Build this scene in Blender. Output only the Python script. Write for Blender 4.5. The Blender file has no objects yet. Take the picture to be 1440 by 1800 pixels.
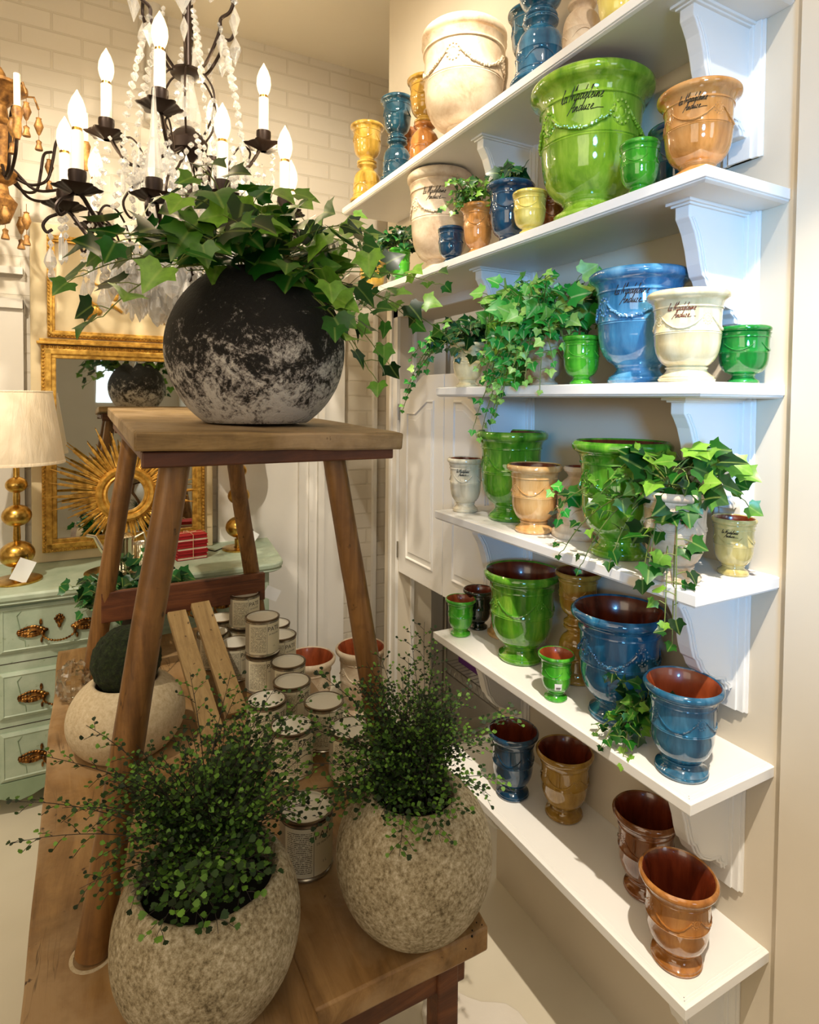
import bpy, math, random
from mathutils import Vector, Matrix, noise
R = random.Random
PI = math.pi
sc = bpy.context.scene
col = sc.collection

# ---------------------------------------------------------------- camera, world, lights, exposure
def make_camera():
    f, cx, cy, pt, yw, rl = 1066.57, 720, 733.94, .03, .4923, .01
    c, s = math.cos, math.sin
    r0 = Vector((c(yw), -s(yw), 0))
    fw = Vector((s(yw)*c(pt), c(yw)*c(pt), -s(pt)))
    u0 = Vector((s(yw)*s(pt), c(yw)*s(pt), c(pt)))
    right = r0*c(rl) + u0*s(rl)
    up = u0*c(rl) - r0*s(rl)
    cam = bpy.data.cameras.new('camera')
    cam.sensor_fit = 'VERTICAL'
    cam.sensor_height = 24
    cam.lens = f/1800*24
    cam.shift_x = (720-cx)/1800
    cam.shift_y = (cy-900)/1800
    cam.clip_start = .02
    o = bpy.data.objects.new('camera', cam)
    col.objects.link(o)
    m = Matrix((right, up, -fw)).transposed().to_4x4()
    m.translation = Vector((0, 0, 1.6))
    o.matrix_world = m
    sc.camera = o
make_camera()
sc.view_settings.view_transform = 'Standard'
sc.view_settings.look = 'None'
sc.view_settings.gamma = 1
sc.view_settings.use_curve_mapping = False
sc.view_settings.exposure = 0.22

w = bpy.data.worlds.new('world')
sc.world = w
w.use_nodes = True
w.node_tree.nodes['Background'].inputs[0].default_value = (.9, .93, 1, 1)
w.node_tree.nodes['Background'].inputs[1].default_value = .16

def lamp(name, kind, loc, energy, color=(1, 1, 1), target=None, **kw):
    l = bpy.data.lights.new(name, kind)
    l.energy = energy
    l.color = color
    for k, v in kw.items():
        setattr(l, k, v)
    o = bpy.data.objects.new(name, l)
    col.objects.link(o)
    o.location = loc
    if target is not None:
        d = Vector(target) - Vector(loc)
        o.rotation_euler = d.to_track_quat('-Z', 'Y').to_euler()
    return o

WARM = (1, .86, .66)
# track spotlights on the ceiling
lamp('spotlight', 'SPOT', (.33, -.12, 3.38), 300, (1, .89, .74), (1.27, 1.02, .6), spot_size=.44, spot_blend=.5, shadow_soft_size=.018)
lamp('spotlight', 'SPOT', (.34, -.04, 3.38), 60, (1, .91, .78), (1.20, .98, 1.9), spot_size=.78, spot_blend=.7, shadow_soft_size=.018)
lamp('spotlight', 'SPOT', (.33, 1.05, 3.38), 75, (1, .91, .78), (1.15, 1.85, 1.8), spot_size=.85, spot_blend=.8, shadow_soft_size=.018)
lamp('spotlight', 'SPOT', (-.9, 1.3, 3.38), 190, (1, .88, .70), (.0, 3.1, 1.3), spot_size=1.4, spot_blend=.8, shadow_soft_size=.03)
lamp('spotlight', 'SPOT', (.6, .9, 3.38), 170, (1, .89, .72), (.85, 3.1, 1.8), spot_size=1.3, spot_blend=.8, shadow_soft_size=.03)
lamp('daylight', 'SPOT', (-1.3, -2.4, 2.0), 620, (.16, .50, 1), (1.22, .66, 1.78), spot_size=.46, spot_blend=1.0, shadow_soft_size=.30)
lamp('daylight_fill', 'AREA', (.5, -2.7, 2.3), 9, (.75, .88, 1), (1.0, 1.0, 1.6), shape='RECTANGLE', size=.7, size_y=1.3)  # cool daylight fill added behind the camera, no window is built there
lamp('fill_light', 'AREA', (-.6, .2, 3.36), 27, (1, .84, .64), (-.3, .8, 0), shape='RECTANGLE', size=2.4, size_y=2.8)  # broad warm fill added under the ceiling, stands for no fitting
lamp('fill_light', 'AREA', (-2.0, -.6, 2.0), 20, (1, .84, .62), (.3, 2.4, 2.6), shape='RECTANGLE', size=1.6, size_y=1.6)  # warm side fill added at the left to brighten the far end

# ---------------------------------------------------------------- materials
def hexc(h):
    h = h.lstrip('#')
    v = [int(h[i:i+2], 16)/255 for i in (0, 2, 4)]
    return tuple(x/12.92 if x <= .04045 else ((x+.055)/1.055)**2.4 for x in v) + (1,)

class NT:
    def __init__(s, name):
        s.m = bpy.data.materials.new(name)
        s.m.use_nodes = True
        s.t = s.m.node_tree
        s.b = s.t.nodes['Principled BSDF']
        s.out = s.t.nodes['Material Output']
    def n(s, typ, **kw):
        nd = s.t.nodes.new(typ)
        for k, v in kw.items():
            if k in nd.inputs.keys() if isinstance(k, str) else False:
                nd.inputs[k].default_value = v
            else:
                setattr(nd, k, v)
        return nd
    def l(s, a, b):
        s.t.links.new(a, b)
    def set(s, **kw):
        for k, v in kw.items():
            s.b.inputs[k.replace('_', ' ')].default_value = v
    def coord(s, scale=(1, 1, 1), kind='Object'):
        tc = s.n('ShaderNodeTexCoord')
        mp = s.n('ShaderNodeMapping')
        mp.inputs['Scale'].default_value = scale
        s.l(tc.outputs[kind], mp.inputs['Vector'])
        return mp.outputs['Vector']
    def noise(s, vec, scale, detail=4, rough=.55, dist=0):
        nd = s.n('ShaderNodeTexNoise')
        nd.inputs['Scale'].default_value = scale
        nd.inputs['Detail'].default_value = detail
        nd.inputs['Roughness'].default_value = rough
        nd.inputs['Distortion'].default_value = dist
        s.l(vec, nd.inputs['Vector'])
        return nd.outputs['Fac']
    def ramp(s, fac, stops, interp='LINEAR'):
        r = s.n('ShaderNodeValToRGB')
        r.color_ramp.interpolation = interp
        e = r.color_ramp.elements
        while len(e) < len(stops):
            e.new(.5)
        for el, (p, c) in zip(e, stops):
            el.position = p
            el.color = hexc(c) if isinstance(c, str) else c
        s.l(fac, r.inputs['Fac'])
        return r.outputs['Color']
    def mix(s, fac, a, b, mode='MIX'):
        m = s.n('ShaderNodeMix', data_type='RGBA', blend_type=mode)
        for i, v in ((0, fac), (6, a), (7, b)):
            if isinstance(v, (int, float)):
                m.inputs[i].default_value = v
            elif isinstance(v, tuple):
                m.inputs[i].default_value = v
            elif isinstance(v, str):
                m.inputs[i].default_value = hexc(v)
            else:
                s.l(v, m.inputs[i])
        return m.outputs[2]
    def bump(s, h, strength=.3, dist=.01):
        b = s.n('ShaderNodeBump')
        b.inputs['Strength'].default_value = strength
        b.inputs['Distance'].default_value = dist
        s.l(h, b.inputs['Height'])
        s.l(b.outputs['Normal'], s.b.inputs['Normal'])
        return b
    def base(s, c):
        s.l(c, s.b.inputs['Base Color'])

def plain(name, c, rough=.5, metal=0, **kw):
    m = NT(name)
    m.set(Base_Color=hexc(c), Roughness=rough, Metallic=metal, **kw)
    return m.m

def paint(name, c1, c2, rough=.5, scale=3, bump=.05):
    m = NT(name)
    v = m.coord()
    m.base(m.ramp(m.noise(v, scale, 4), [(.3, c1), (.7, c2)]))
    m.set(Roughness=rough)
    m.bump(m.noise(v, 60, 3), bump, .002)
    return m.m

M_SHELF = paint('white_shelf_paint', '#e9e7e2', '#f1efea', .38, 2)
M_WALL = paint('wall_paint', '#cfc9be', '#d6d0c6', .7, 2)
M_WALLB = paint('shelf_wall_paint', '#d2c6b1', '#dacfbb', .6, 2)
M_CEIL = paint('ceiling_paint', '#e2d8c2', '#e9dfcb', .85, 1.2)
M_TRIM = paint('trim_paint', '#e4e0d8', '#ece8e1', .45, 2)
M_DARK = plain('dark_interior', '#3a342c', .9)
M_FLOOR = paint('cream_stone_floor', '#cfc5ae', '#ddd4bf', .35, 1.5, .05)

def m_brick():
    m = NT('white_painted_brick')
    v = m.coord(kind='Object')
    sep = m.n('ShaderNodeSeparateXYZ'); m.l(v, sep.inputs[0])
    cmb = m.n('ShaderNodeCombineXYZ')
    m.l(sep.outputs['X'], cmb.inputs['X']); m.l(sep.outputs['Z'], cmb.inputs['Y'])
    br = m.n('ShaderNodeTexBrick')
    br.inputs['Scale'].default_value = 1
    br.inputs['Brick Width'].default_value = .24
    br.inputs['Row Height'].default_value = .085
    br.inputs['Mortar Size'].default_value = .006
    br.inputs['Mortar Smooth'].default_value = .3
    br.inputs['Color1'].default_value = hexc('#d3cabb'); br.inputs['Color2'].default_value = hexc('#dad2c4')
    br.inputs['Mortar'].default_value = hexc('#c4baa8')
    m.l(cmb.outputs[0], br.inputs['Vector'])
    n = m.noise(v, 5, 5)
    m.base(m.mix(n, br.outputs['Color'], '#cfc5b2'))
    m.set(Roughness=.6)
    inv = m.n('ShaderNodeMath', operation='SUBTRACT'); inv.inputs[0].default_value = 1
    m.l(br.outputs['Fac'], inv.inputs[1])
    ad = m.n('ShaderNodeMath', operation='MULTIPLY_ADD')
    m.l(m.noise(v, 40, 4), ad.inputs[0]); ad.inputs[1].default_value = .15
    m.l(inv.outputs[0], ad.inputs[2])
    m.bump(ad.outputs[0], .5, .006)
    return m.m
M_BRICK = m_brick()

def glaze(name, light, mid, dark, rough=.06, streak=1.0, drip='#5a3a12'):
    m = NT(name)
    oi = m.n('ShaderNodeObjectInfo')
    tc = m.n('ShaderNodeTexCoord')
    mp = m.n('ShaderNodeMapping'); mp.inputs['Scale'].default_value = (28, 28, 5)
    m.l(tc.outputs['Object'], mp.inputs['Vector'])
    ad = m.n('ShaderNodeVectorMath', operation='ADD')
    m.l(mp.outputs['Vector'], ad.inputs[0])
    cb = m.n('ShaderNodeCombineXYZ')
    mu = m.n('ShaderNodeMath', operation='MULTIPLY'); mu.inputs[1].default_value = 50
    m.l(oi.outputs['Random'], mu.inputs[0]); m.l(mu.outputs[0], cb.inputs['Z']); m.l(mu.outputs[0], cb.inputs['X'])
    m.l(cb.outputs[0], ad.inputs[1])
    n1 = m.noise(ad.outputs[0], 1.0, 5, .6, .3)
    c = m.ramp(n1, [(.28, dark), (.5, mid), (.72, light)])
    n2 = m.noise(ad.outputs[0], 3.5, 3, .6, .5)
    c2 = m.ramp(n2, [(.62, (0, 0, 0, 1)), (.74, (1, 1, 1, 1))])
    mm = m.n('ShaderNodeMath', operation='MULTIPLY'); mm.inputs[1].default_value = .35*streak
    m.l(c2, mm.inputs[0])
    m.base(m.mix(mm.outputs[0], c, dark))
    m.set(Roughness=rough, Coat_Weight=.6, Coat_Roughness=.04)
    m.b.inputs['Specular IOR Level'].default_value = .65
    m.bump(m.noise(m.coord((1, 1, 1)), 25, 3), .12, .004)
    return m.m

G = dict(
    bigreen=glaze('bright_green_glaze', '#a9c94a', '#84ad2b', '#4f8418'),
    green=glaze('green_glaze', '#86b336', '#4f8f20', '#215c10'),
    leafgreen=glaze('leaf_green_glaze', '#6fc03a', '#3f9e26', '#1d7417'),
    deepgreen=glaze('deep_green_glaze', '#2f9448', '#127a2e', '#075a20'),
    blackgreen=glaze('black_green_glaze', '#2c3a2a', '#141d14', '#080c08'),
    blue=glaze('blue_glaze', '#3f7d9c', '#1d5878', '#0f3a58'),
    steel=glaze('steel_blue_glaze', '#6fa3c0', '#417fa6', '#275d84'),
    navy=glaze('navy_glaze', '#245372', '#143c58', '#0a2439'),
    teal=glaze('teal_glaze', '#27586b', '#173f50', '#0c2a38'),
    ochre=glaze('ochre_glaze', '#dca565', '#c98a49', '#9c6428'),
    caramel=glaze('caramel_glaze', '#e2bd86', '#d3a263', '#a8743a'),
    honey=glaze('honey_glaze', '#bb9648', '#9f7a2e', '#7d5b1e'),
    brown=glaze('brown_glaze', '#9a6238', '#74431f', '#4a2611'),
    tawny=glaze('tawny_glaze', '#c28a4e', '#a1672f', '#6d3f16'),
    cream=glaze('cream_glaze', '#efe2bd', '#e3d3a6', '#cfb984', streak=.3),
    ivory=glaze('ivory_glaze', '#ece4cd', '#ddd2b5', '#bfae88', streak=.4),
    yellow=glaze('yellow_glaze', '#ecdc84', '#dfca66', '#c0a53c', streak=.4),
    mustard=glaze('mustard_glaze', '#cdb058', '#b6923c', '#866621'),
    olive=glaze('olive_glaze', '#cbbb80', '#b8a766', '#8d7b3e', streak=.4),
)
def antique():
    m = NT('antique_cream_clay')
    v = m.coord()
    n1 = m.noise(v, 9, 6, .65, .6)
    c = m.ramp(n1, [(.3, '#a5886a'), (.45, '#c4ad90'), (.6, '#d6c6ac'), (.8, '#ded3c0')])
    n2 = m.noise(v, 45, 4, .7)
    m.base(m.mix(m.ramp(n2, [(.60, (0, 0, 0, 1)), (.72, (.6, .6, .6, 1))]), c, '#b3906e'))
    m.set(Roughness=.62)
    m.bump(n2, .25, .003)
    return m.m
G['antique'] = antique()
M_TERRA = glaze('red_brown_glazed_clay', '#8c3c1e', '#6b2a14', '#3f160b', .25)
M_TERRAR = glaze('terracotta_clay', '#ad5630', '#93431f', '#642911', .35)
M_INK = plain('dark_brown_script', '#2c2414', .6)
M_INKR = plain('red_brown_script', '#7a3a20', .6)
M_STICK = paint('paper_sticker', '#e8e8ea', '#f2f2f2', .6, 5)

def wood(name, c1, c2, c3, along='X', rough=.55, scale=1, worn=None, bump=.4):
    m = NT(name)
    sc_ = {'X': (2.5, 22, 22), 'Y': (22, 2.5, 22), 'Z': (22, 22, 2.5)}[along]
    v = m.coord(tuple(a*scale for a in sc_))
    n = m.noise(v, 1, 6, .65, 1.2)
    c = m.ramp(n, [(.25, c3), (.5, c2), (.75, c1)])
    v2 = m.coord()
    if worn:
        c = m.mix(m.ramp(m.noise(v2, 5, 5, .6, .4), [(.45, (0, 0, 0, 1)), (.62, (1, 1, 1, 1))]), c, worn)
    vs_ = m.coord(tuple(a*scale*.55 for a in sc_))
    split = m.ramp(m.noise(vs_, 1, 3, .5, 2.5), [(.485, (0, 0, 0, 1)), (.5, (.75, .75, .75, 1)), (.515, (0, 0, 0, 1))])
    mk = m.ramp(m.noise(v2, 3.2, 2), [(.5, (0, 0, 0, 1)), (.62, (1, 1, 1, 1))])
    c = m.mix(m.mix(1.0, split, mk, 'MULTIPLY'), c, '#2e1c0b')
    c = m.mix(m.ramp(m.noise(v2, 9, 5, .65), [(.5, (0, 0, 0, 1)), (.72, (.55, .55, .55, 1))]), c, c3)
    sp = m.ramp(m.noise(v2, 38, 3, .6), [(.68, (0, 0, 0, 1)), (.74, (1, 1, 1, 1))])
    c = m.mix(sp, c, '#3c2610')
    m.base(c)
    m.set(Roughness=rough)
    m.bump(n, bump, .004)
    return m.m
M_PLANK = wood('worn_grey_brown_plank', '#b89b6f', '#92764c', '#574024', 'X', .6, 1, '#a78c69')
M_LEG = wood('golden_brown_pole_wood', '#a0733e', '#7c552b', '#4a2e12', 'Z', .42, .9, None, .25)
M_RED = wood('red_brown_timber', '#85502a', '#5f331a', '#351a0b', 'X', .5)
M_TABLE = wood('old_table_wood', '#b08a58', '#8e6a3e', '#5f4322', 'Y', .5, .8, '#a68862', .25)
M_LATH = wood('pale_lath_wood', '#b59a6c', '#997d50', '#6c5230', 'Y', .65)

def gold(name='aged_gilding', c=('#e2b659', '#cc9c44', '#a0762e'), rough=.36, metal=.6):
    m = NT(name)
    v = m.coord()
    m.base(m.ramp(m.noise(v, 45, 5), [(.3, c[2]), (.5, c[1]), (.66, c[0])]))
    m.set(Roughness=rough, Metallic=metal)
    m.bump(m.noise(v, 120, 3), .25, .002)
    return m.m
M_GOLD = gold()
M_BRASS = gold('brushed_brass', ('#dcb868', '#c8a050', '#a67c34'), .28, 1)
M_GILTW = gold('gilded_wood', ('#b5884a', '#8c6230', '#54371a'), .5, .35)
M_ORMOLU = gold('dark_gilt_bronze', ('#c9954e', '#7e5326', '#2c1a0a'), .28, .9)
M_SILVER = plain('silver_plate', '#e6dfcd', .22, 1)
M_STEEL = plain('steel_wire', '#a9a7a0', .3, 1)
M_IRON = plain('dark_wrought_iron', '#241710', .42, .6)
M_SLEEVE = paint('ivory_candle_sleeve', '#ece3d0', '#f4ecdc', .4, 8)
M_MIRROR = plain('mirror_glass', '#d5d8d2', .02, 1)
M_CREAMP = paint('cream_panel_paint', '#cdbb93', '#dccba6', .5, 6, .1)

def m_mint():
    m = NT('distressed_mint_paint')
    v = m.coord()
    c = m.ramp(m.noise(v, 7, 6, .6), [(.3, '#93a68f'), (.55, '#a9b8a2'), (.75, '#bcc8b5')])
    m.base(m.mix(m.ramp(m.noise(v, 30, 5, .7), [(.64, (0, 0, 0, 1)), (.7, (.7, .7, .7, 1))]), c, '#7c8a66'))
    m.set(Roughness=.5)
    m.bump(m.noise(v, 50, 4), .15, .003)
    return m.m
M_MINT = m_mint()
M_MINTD = paint('mint_edge_paint', '#7f9478', '#94a88b', .55, 6)

def stone(name, stops, sc1=18, sc2=130, bump=.8, rough=.85):
    m = NT(name)
    v = m.coord()
    n1 = m.noise(v, sc1, 5, .6)
    n2 = m.noise(v, sc2, 5, .75)
    mx = m.n('ShaderNodeMath', operation='MULTIPLY_ADD')
    m.l(n2, mx.inputs[0]); mx.inputs[1].default_value = .75
    mm = m.n('ShaderNodeMath', operation='MULTIPLY'); mm.inputs[1].default_value = .25
    m.l(n1, mm.inputs[0]); m.l(mm.outputs[0], mx.inputs[2])
    m.base(m.ramp(mx.outputs[0], stops))
    m.set(Roughness=rough)
    m.bump(mx.outputs[0], bump, .006)
    return m.m
M_STONE = stone('speckled_beige_stone', [(.36, '#5e5036'), (.47, '#9a8b6c'), (.56, '#b9ab8e'), (.68, '#d8cdb6')])
M_STONEL = stone('pale_porous_stone', [(.3, '#a58f6d'), (.45, '#c2af8e'), (.6, '#d2c2a4')], 12, 90, .3)

def m_crust():
    m = NT('black_pot_with_white_crust')
    tc = m.n('ShaderNodeTexCoord')
    v = tc.outputs['Object']
    sep = m.n('ShaderNodeSeparateXYZ'); m.l(v, sep.inputs[0])
    # crust grows denser toward the foot of the pot
    mr = m.n('ShaderNodeMapRange')
    mr.inputs['From Min'].default_value = .26; mr.inputs['From Max'].default_value = .02
    mr.inputs['To Min'].default_value = -.20; mr.inputs['To Max'].default_value = .16
    m.l(sep.outputs['Z'], mr.inputs['Value'])
    n1 = m.noise(v, 20, 6, .74, .8)
    n2 = m.noise(v, 110, 5, .78, .4)
    a = m.n('ShaderNodeMath', operation='ADD'); m.l(n1, a.inputs[0]); m.l(mr.outputs[0], a.inputs[1])
    b = m.n('ShaderNodeMath', operation='MULTIPLY_ADD'); m.l(n2, b.inputs[0]); b.inputs[1].default_value = .55
    c = m.n('ShaderNodeMath', operation='MULTIPLY'); m.l(a.outputs[0], c.inputs[0]); c.inputs[1].default_value = .75
    m.l(c.outputs[0], b.inputs[2])
    col_ = m.ramp(b.outputs[0], [(.565, '#0e0b09'), (.625, '#2b2623'), (.67, '#8f8782'), (.76, '#e4dfd8')])
    m.base(col_)
    m.set(Roughness=.7)
    m.bump(b.outputs[0], 1.0, .012)
    return m.m
M_CRUST = m_crust()

def leafmat(name, dark, mid, light, vein='#b9cf6a', rough=.32, veinfac=.35):
    m = NT(name)
    g = m.n('ShaderNodeNewGeometry')
    c = m.ramp(g.outputs['Random Per Island'], [(.1, dark), (.5, mid), (.92, light)])
    uv = m.n('ShaderNodeUVMap')
    sep = m.n('ShaderNodeSeparateXYZ'); m.l(uv.outputs[0], sep.inputs[0])
    ab = m.n('ShaderNodeMath', operation='ABSOLUTE'); m.l(sep.outputs['X'], ab.inputs[0])
    dv = m.ramp(ab.outputs[0], [(.0, (1, 1, 1, 1)), (.07, (0, 0, 0, 1))])
    mu = m.n('ShaderNodeMath', operation='MULTIPLY'); m.l(dv, mu.inputs[0]); mu.inputs[1].default_value = veinfac
    c = m.mix(mu.outputs[0], c, vein)
    nn = m.noise(m.coord(), 60, 3)
    c = m.mix(m.ramp(nn, [(.4, (0, 0, 0, 1)), (.7, (.35, .35, .35, 1))]), c, dark)
    m.base(c)
    m.set(Roughness=rough)
    m.b.inputs['Subsurface Weight'].default_value = 0
    tr = m.n('ShaderNodeBsdfTranslucent')
    m.l(c, tr.inputs['Color'])
    ms = m.n('ShaderNodeMixShader'); ms.inputs[0].default_value = .22
    m.l(m.b.outputs[0], ms.inputs[1]); m.l(tr.outputs[0], ms.inputs[2])
    m.l(ms.outputs[0], m.out.inputs['Surface'])
    return m.m
L_IVY = leafmat('ivy_leaf', '#0b3410', '#23651b', '#86b83c')
L_IVYB = leafmat('bright_variegated_ivy_leaf', '#157a2e', '#3fae3c', '#b5dc6a', '#e4efb0', .35, .5)
L_IVYD = leafmat('dark_ivy_leaf', '#0a2f14', '#175326', '#2f7a36')
L_FERN = leafmat('maidenhair_leaf', '#16280c', '#2d4f17', '#72a236', '#3c6a20', .6, 0)
M_STEM = plain('ivy_stem', '#6a7a35', .6)
M_STEMD = plain('dark_wiry_stem', '#1d140c', .6)
M_SOIL = plain('black_soil', '#0d0b08', 1)
def m_moss():
    m = NT('dark_green_moss')
    v = m.coord()
    n = m.noise(v, 90, 6, .8, .5)
    m.base(m.ramp(n, [(.35, '#10150a'), (.55, '#2a3815'), (.75, '#55652a')]))
    m.set(Roughness=1)
    m.bump(n, 1, .015)
    return m.m
M_MOSS = m_moss()

def m_crystal():
    m = NT('cut_crystal')
    gl = m.n('ShaderNodeBsdfGlass'); gl.inputs['IOR'].default_value = 1.55; gl.inputs['Roughness'].default_value = .0
    go = m.n('ShaderNodeBsdfGlossy'); go.inputs['Roughness'].default_value = .04
    tr = m.n('ShaderNodeBsdfTransparent')
    a = m.n('ShaderNodeMixShader'); a.inputs[0].default_value = .5
    b = m.n('ShaderNodeMixShader'); b.inputs[0].default_value = .30
    m.l(gl.outputs[0], a.inputs[1]); m.l(go.outputs[0], a.inputs[2])
    m.l(a.outputs[0], b.inputs[1]); m.l(tr.outputs[0], b.inputs[2])
    di = m.n('ShaderNodeBsdfTranslucent'); df = m.n('ShaderNodeBsdfDiffuse')
    di.inputs['Color'].default_value = (1, 1, 1, 1); df.inputs['Color'].default_value = (1, 1, 1, 1)
    c = m.n('ShaderNodeMixShader'); c.inputs[0].default_value = .5
    m.l(di.outputs[0], c.inputs[1]); m.l(df.outputs[0], c.inputs[2])
    d = m.n('ShaderNodeMixShader'); d.inputs[0].default_value = .20
    m.l(b.outputs[0], d.inputs[1]); m.l(c.outputs[0], d.inputs[2])
    m.l(d.outputs[0], m.out.inputs['Surface'])
    return m.m
M_CRYS = m_crystal()
def clear(name, tint='#ffffff', gloss=.12, rough=.05):
    m = NT(name)
    go = m.n('ShaderNodeBsdfGlossy'); go.inputs['Roughness'].default_value = rough
    tr = m.n('ShaderNodeBsdfTransparent'); tr.inputs['Color'].default_value = hexc(tint)
    fr = m.n('ShaderNodeLayerWeight'); fr.inputs['Blend'].default_value = gloss
    a = m.n('ShaderNodeMixShader')
    m.l(fr.outputs['Facing'], a.inputs[0])
    m.l(tr.outputs[0], a.inputs[1]); m.l(go.outputs[0], a.inputs[2])
    m.l(a.outputs[0], m.out.inputs['Surface'])
    return m.m
def m_bulb():
    m = NT('lit_clear_bulb')
    em = m.n('ShaderNodeEmission'); em.inputs['Color'].default_value = hexc('#ffe6b8'); em.inputs['Strength'].default_value = 5.5
    go = m.n('ShaderNodeBsdfGlossy'); go.inputs['Roughness'].default_value = .05
    tr = m.n('ShaderNodeBsdfTransparent')
    fr = m.n('ShaderNodeLayerWeight'); fr.inputs['Blend'].default_value = .35
    a = m.n('ShaderNodeMixShader'); m.l(fr.outputs['Facing'], a.inputs[0])
    b = m.n('ShaderNodeMixShader'); b.inputs[0].default_value = .55
    m.l(tr.outputs[0], b.inputs[1]); m.l(em.outputs[0], b.inputs[2])
    m.l(b.outputs[0], a.inputs[1]); m.l(go.outputs[0], a.inputs[2])
    m.l(a.outputs[0], m.out.inputs['Surface'])
    return m.m
M_BULB = m_bulb()
M_CELLO = clear('clear_cellophane', '#f4f2ea', .45, .12)
def emis(name, c, s):
    m = NT(name)
    m.set(Base_Color=hexc(c), Emission_Color=hexc(c), Emission_Strength=s)
    return m.m
M_FIL = emis('glowing_filament', '#ffdf9c', 38)
def m_shade():
    m = NT('pleated_cream_silk')
    v = m.coord((1, 1, .3))
    m.base(m.ramp(m.noise(v, 9, 3, .6, 1), [(.3, '#dcc7a5'), (.7, '#efe0c6')]))
    m.set(Roughness=.35, Emission_Color=hexc('#ffdfb0'), Emission_Strength=.12)
    m.bump(m.noise(m.coord((9, 9, 1)), 6, 4, .6, .5), .5, .01)
    return m.m
M_SHADE = m_shade()
def m_label():
    m = NT('printed_can_label')
    uv = m.n('ShaderNodeUVMap')
    sep = m.n('ShaderNodeSeparateXYZ'); m.l(uv.outputs[0], sep.inputs[0])
    cb = m.n('ShaderNodeCombineXYZ')
    a = m.n('ShaderNodeMath', operation='MULTIPLY'); a.inputs[1].default_value = 90; m.l(sep.outputs['X'], a.inputs[0])
    b = m.n('ShaderNodeMath', operation='MULTIPLY'); b.inputs[1].default_value = 26; m.l(sep.outputs['Y'], b.inputs[0])
    fl = m.n('ShaderNodeMath', operation='FLOOR'); m.l(b.outputs[0], fl.inputs[0])
    m.l(a.outputs[0], cb.inputs['X']); m.l(fl.outputs[0], cb.inputs['Y'])
    n = m.noise(cb.outputs[0], 1.6, 2)
    word = m.ramp(n, [(.44, (0, 0, 0, 1)), (.48, (1, 1, 1, 1))])
    fr = m.n('ShaderNodeMath', operation='FRACT'); m.l(b.outputs[0], fr.inputs[0])
    row = m.ramp(fr.outputs[0], [(.0, (0, 0, 0, 1)), (.3, (1, 1, 1, 1)), (.75, (0, 0, 0, 1))], 'CONSTANT')
    # text column between u .05-.42 and .55-.92, v .12-.9
    def band(x, lo, hi):
        g1 = m.n('ShaderNodeMath', operation='GREATER_THAN'); g1.inputs[1].default_value = lo; m.l(x, g1.inputs[0])
        g2 = m.n('ShaderNodeMath', operation='LESS_THAN'); g2.inputs[1].default_value = hi; m.l(x, g2.inputs[0])
        g = m.n('ShaderNodeMath', operation='MULTIPLY'); m.l(g1.outputs[0], g.inputs[0]); m.l(g2.outputs[0], g.inputs[1])
        return g.outputs[0]
    def mul(x, y):
        g = m.n('ShaderNodeMath', operation='MULTIPLY'); m.l(x, g.inputs[0]); m.l(y, g.inputs[1]); return g.outputs[0]
    t = mul(mul(band(sep.outputs['X'], .37, .565), band(sep.outputs['Y'], .08, .92)), mul(word, row))
    c = m.mix(t, '#e4dcc0', '#5d5440')
    c = m.mix(band(sep.outputs['X'], .575, .579), c, '#5d5440')
    c = m.mix(band(sep.outputs['X'], 0, .35), c, '#aaa18c')
    m.base(c)
    m.set(Roughness=.45)
    return m.m
M_LABEL = m_label()
M_CANM = plain('grey_tin', '#bdb8ab', .25, .9)
M_CANRIM = plain('dark_tin_rim', '#6e6150', .3, .9)
M_LID = paint('white_can_lid', '#d9d6ca', '#e4e1d6', .3, 6)
M_REDBOOK = plain('red_cloth_cover', '#a3131c', .6)
M_PAPER = plain('cream_paper', '#e8dcc4', .8)
M_STRING = plain('cotton_string', '#d8b48a', .9)
M_HIDE = paint('white_cowhide', '#d3cabb', '#e0d8cb', .9, 4, .3)
M_HINGE = plain('nickel_hinge', '#b5afa2', .3, .9)
M_WHITEPL = plain('white_plastic', '#d6d3cb', .4)
M_GREENB = plain('green_cardboard', '#1f8a6a', .6)
M_PURPLE = plain('purple_cardboard', '#5a2a6a', .6)

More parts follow.
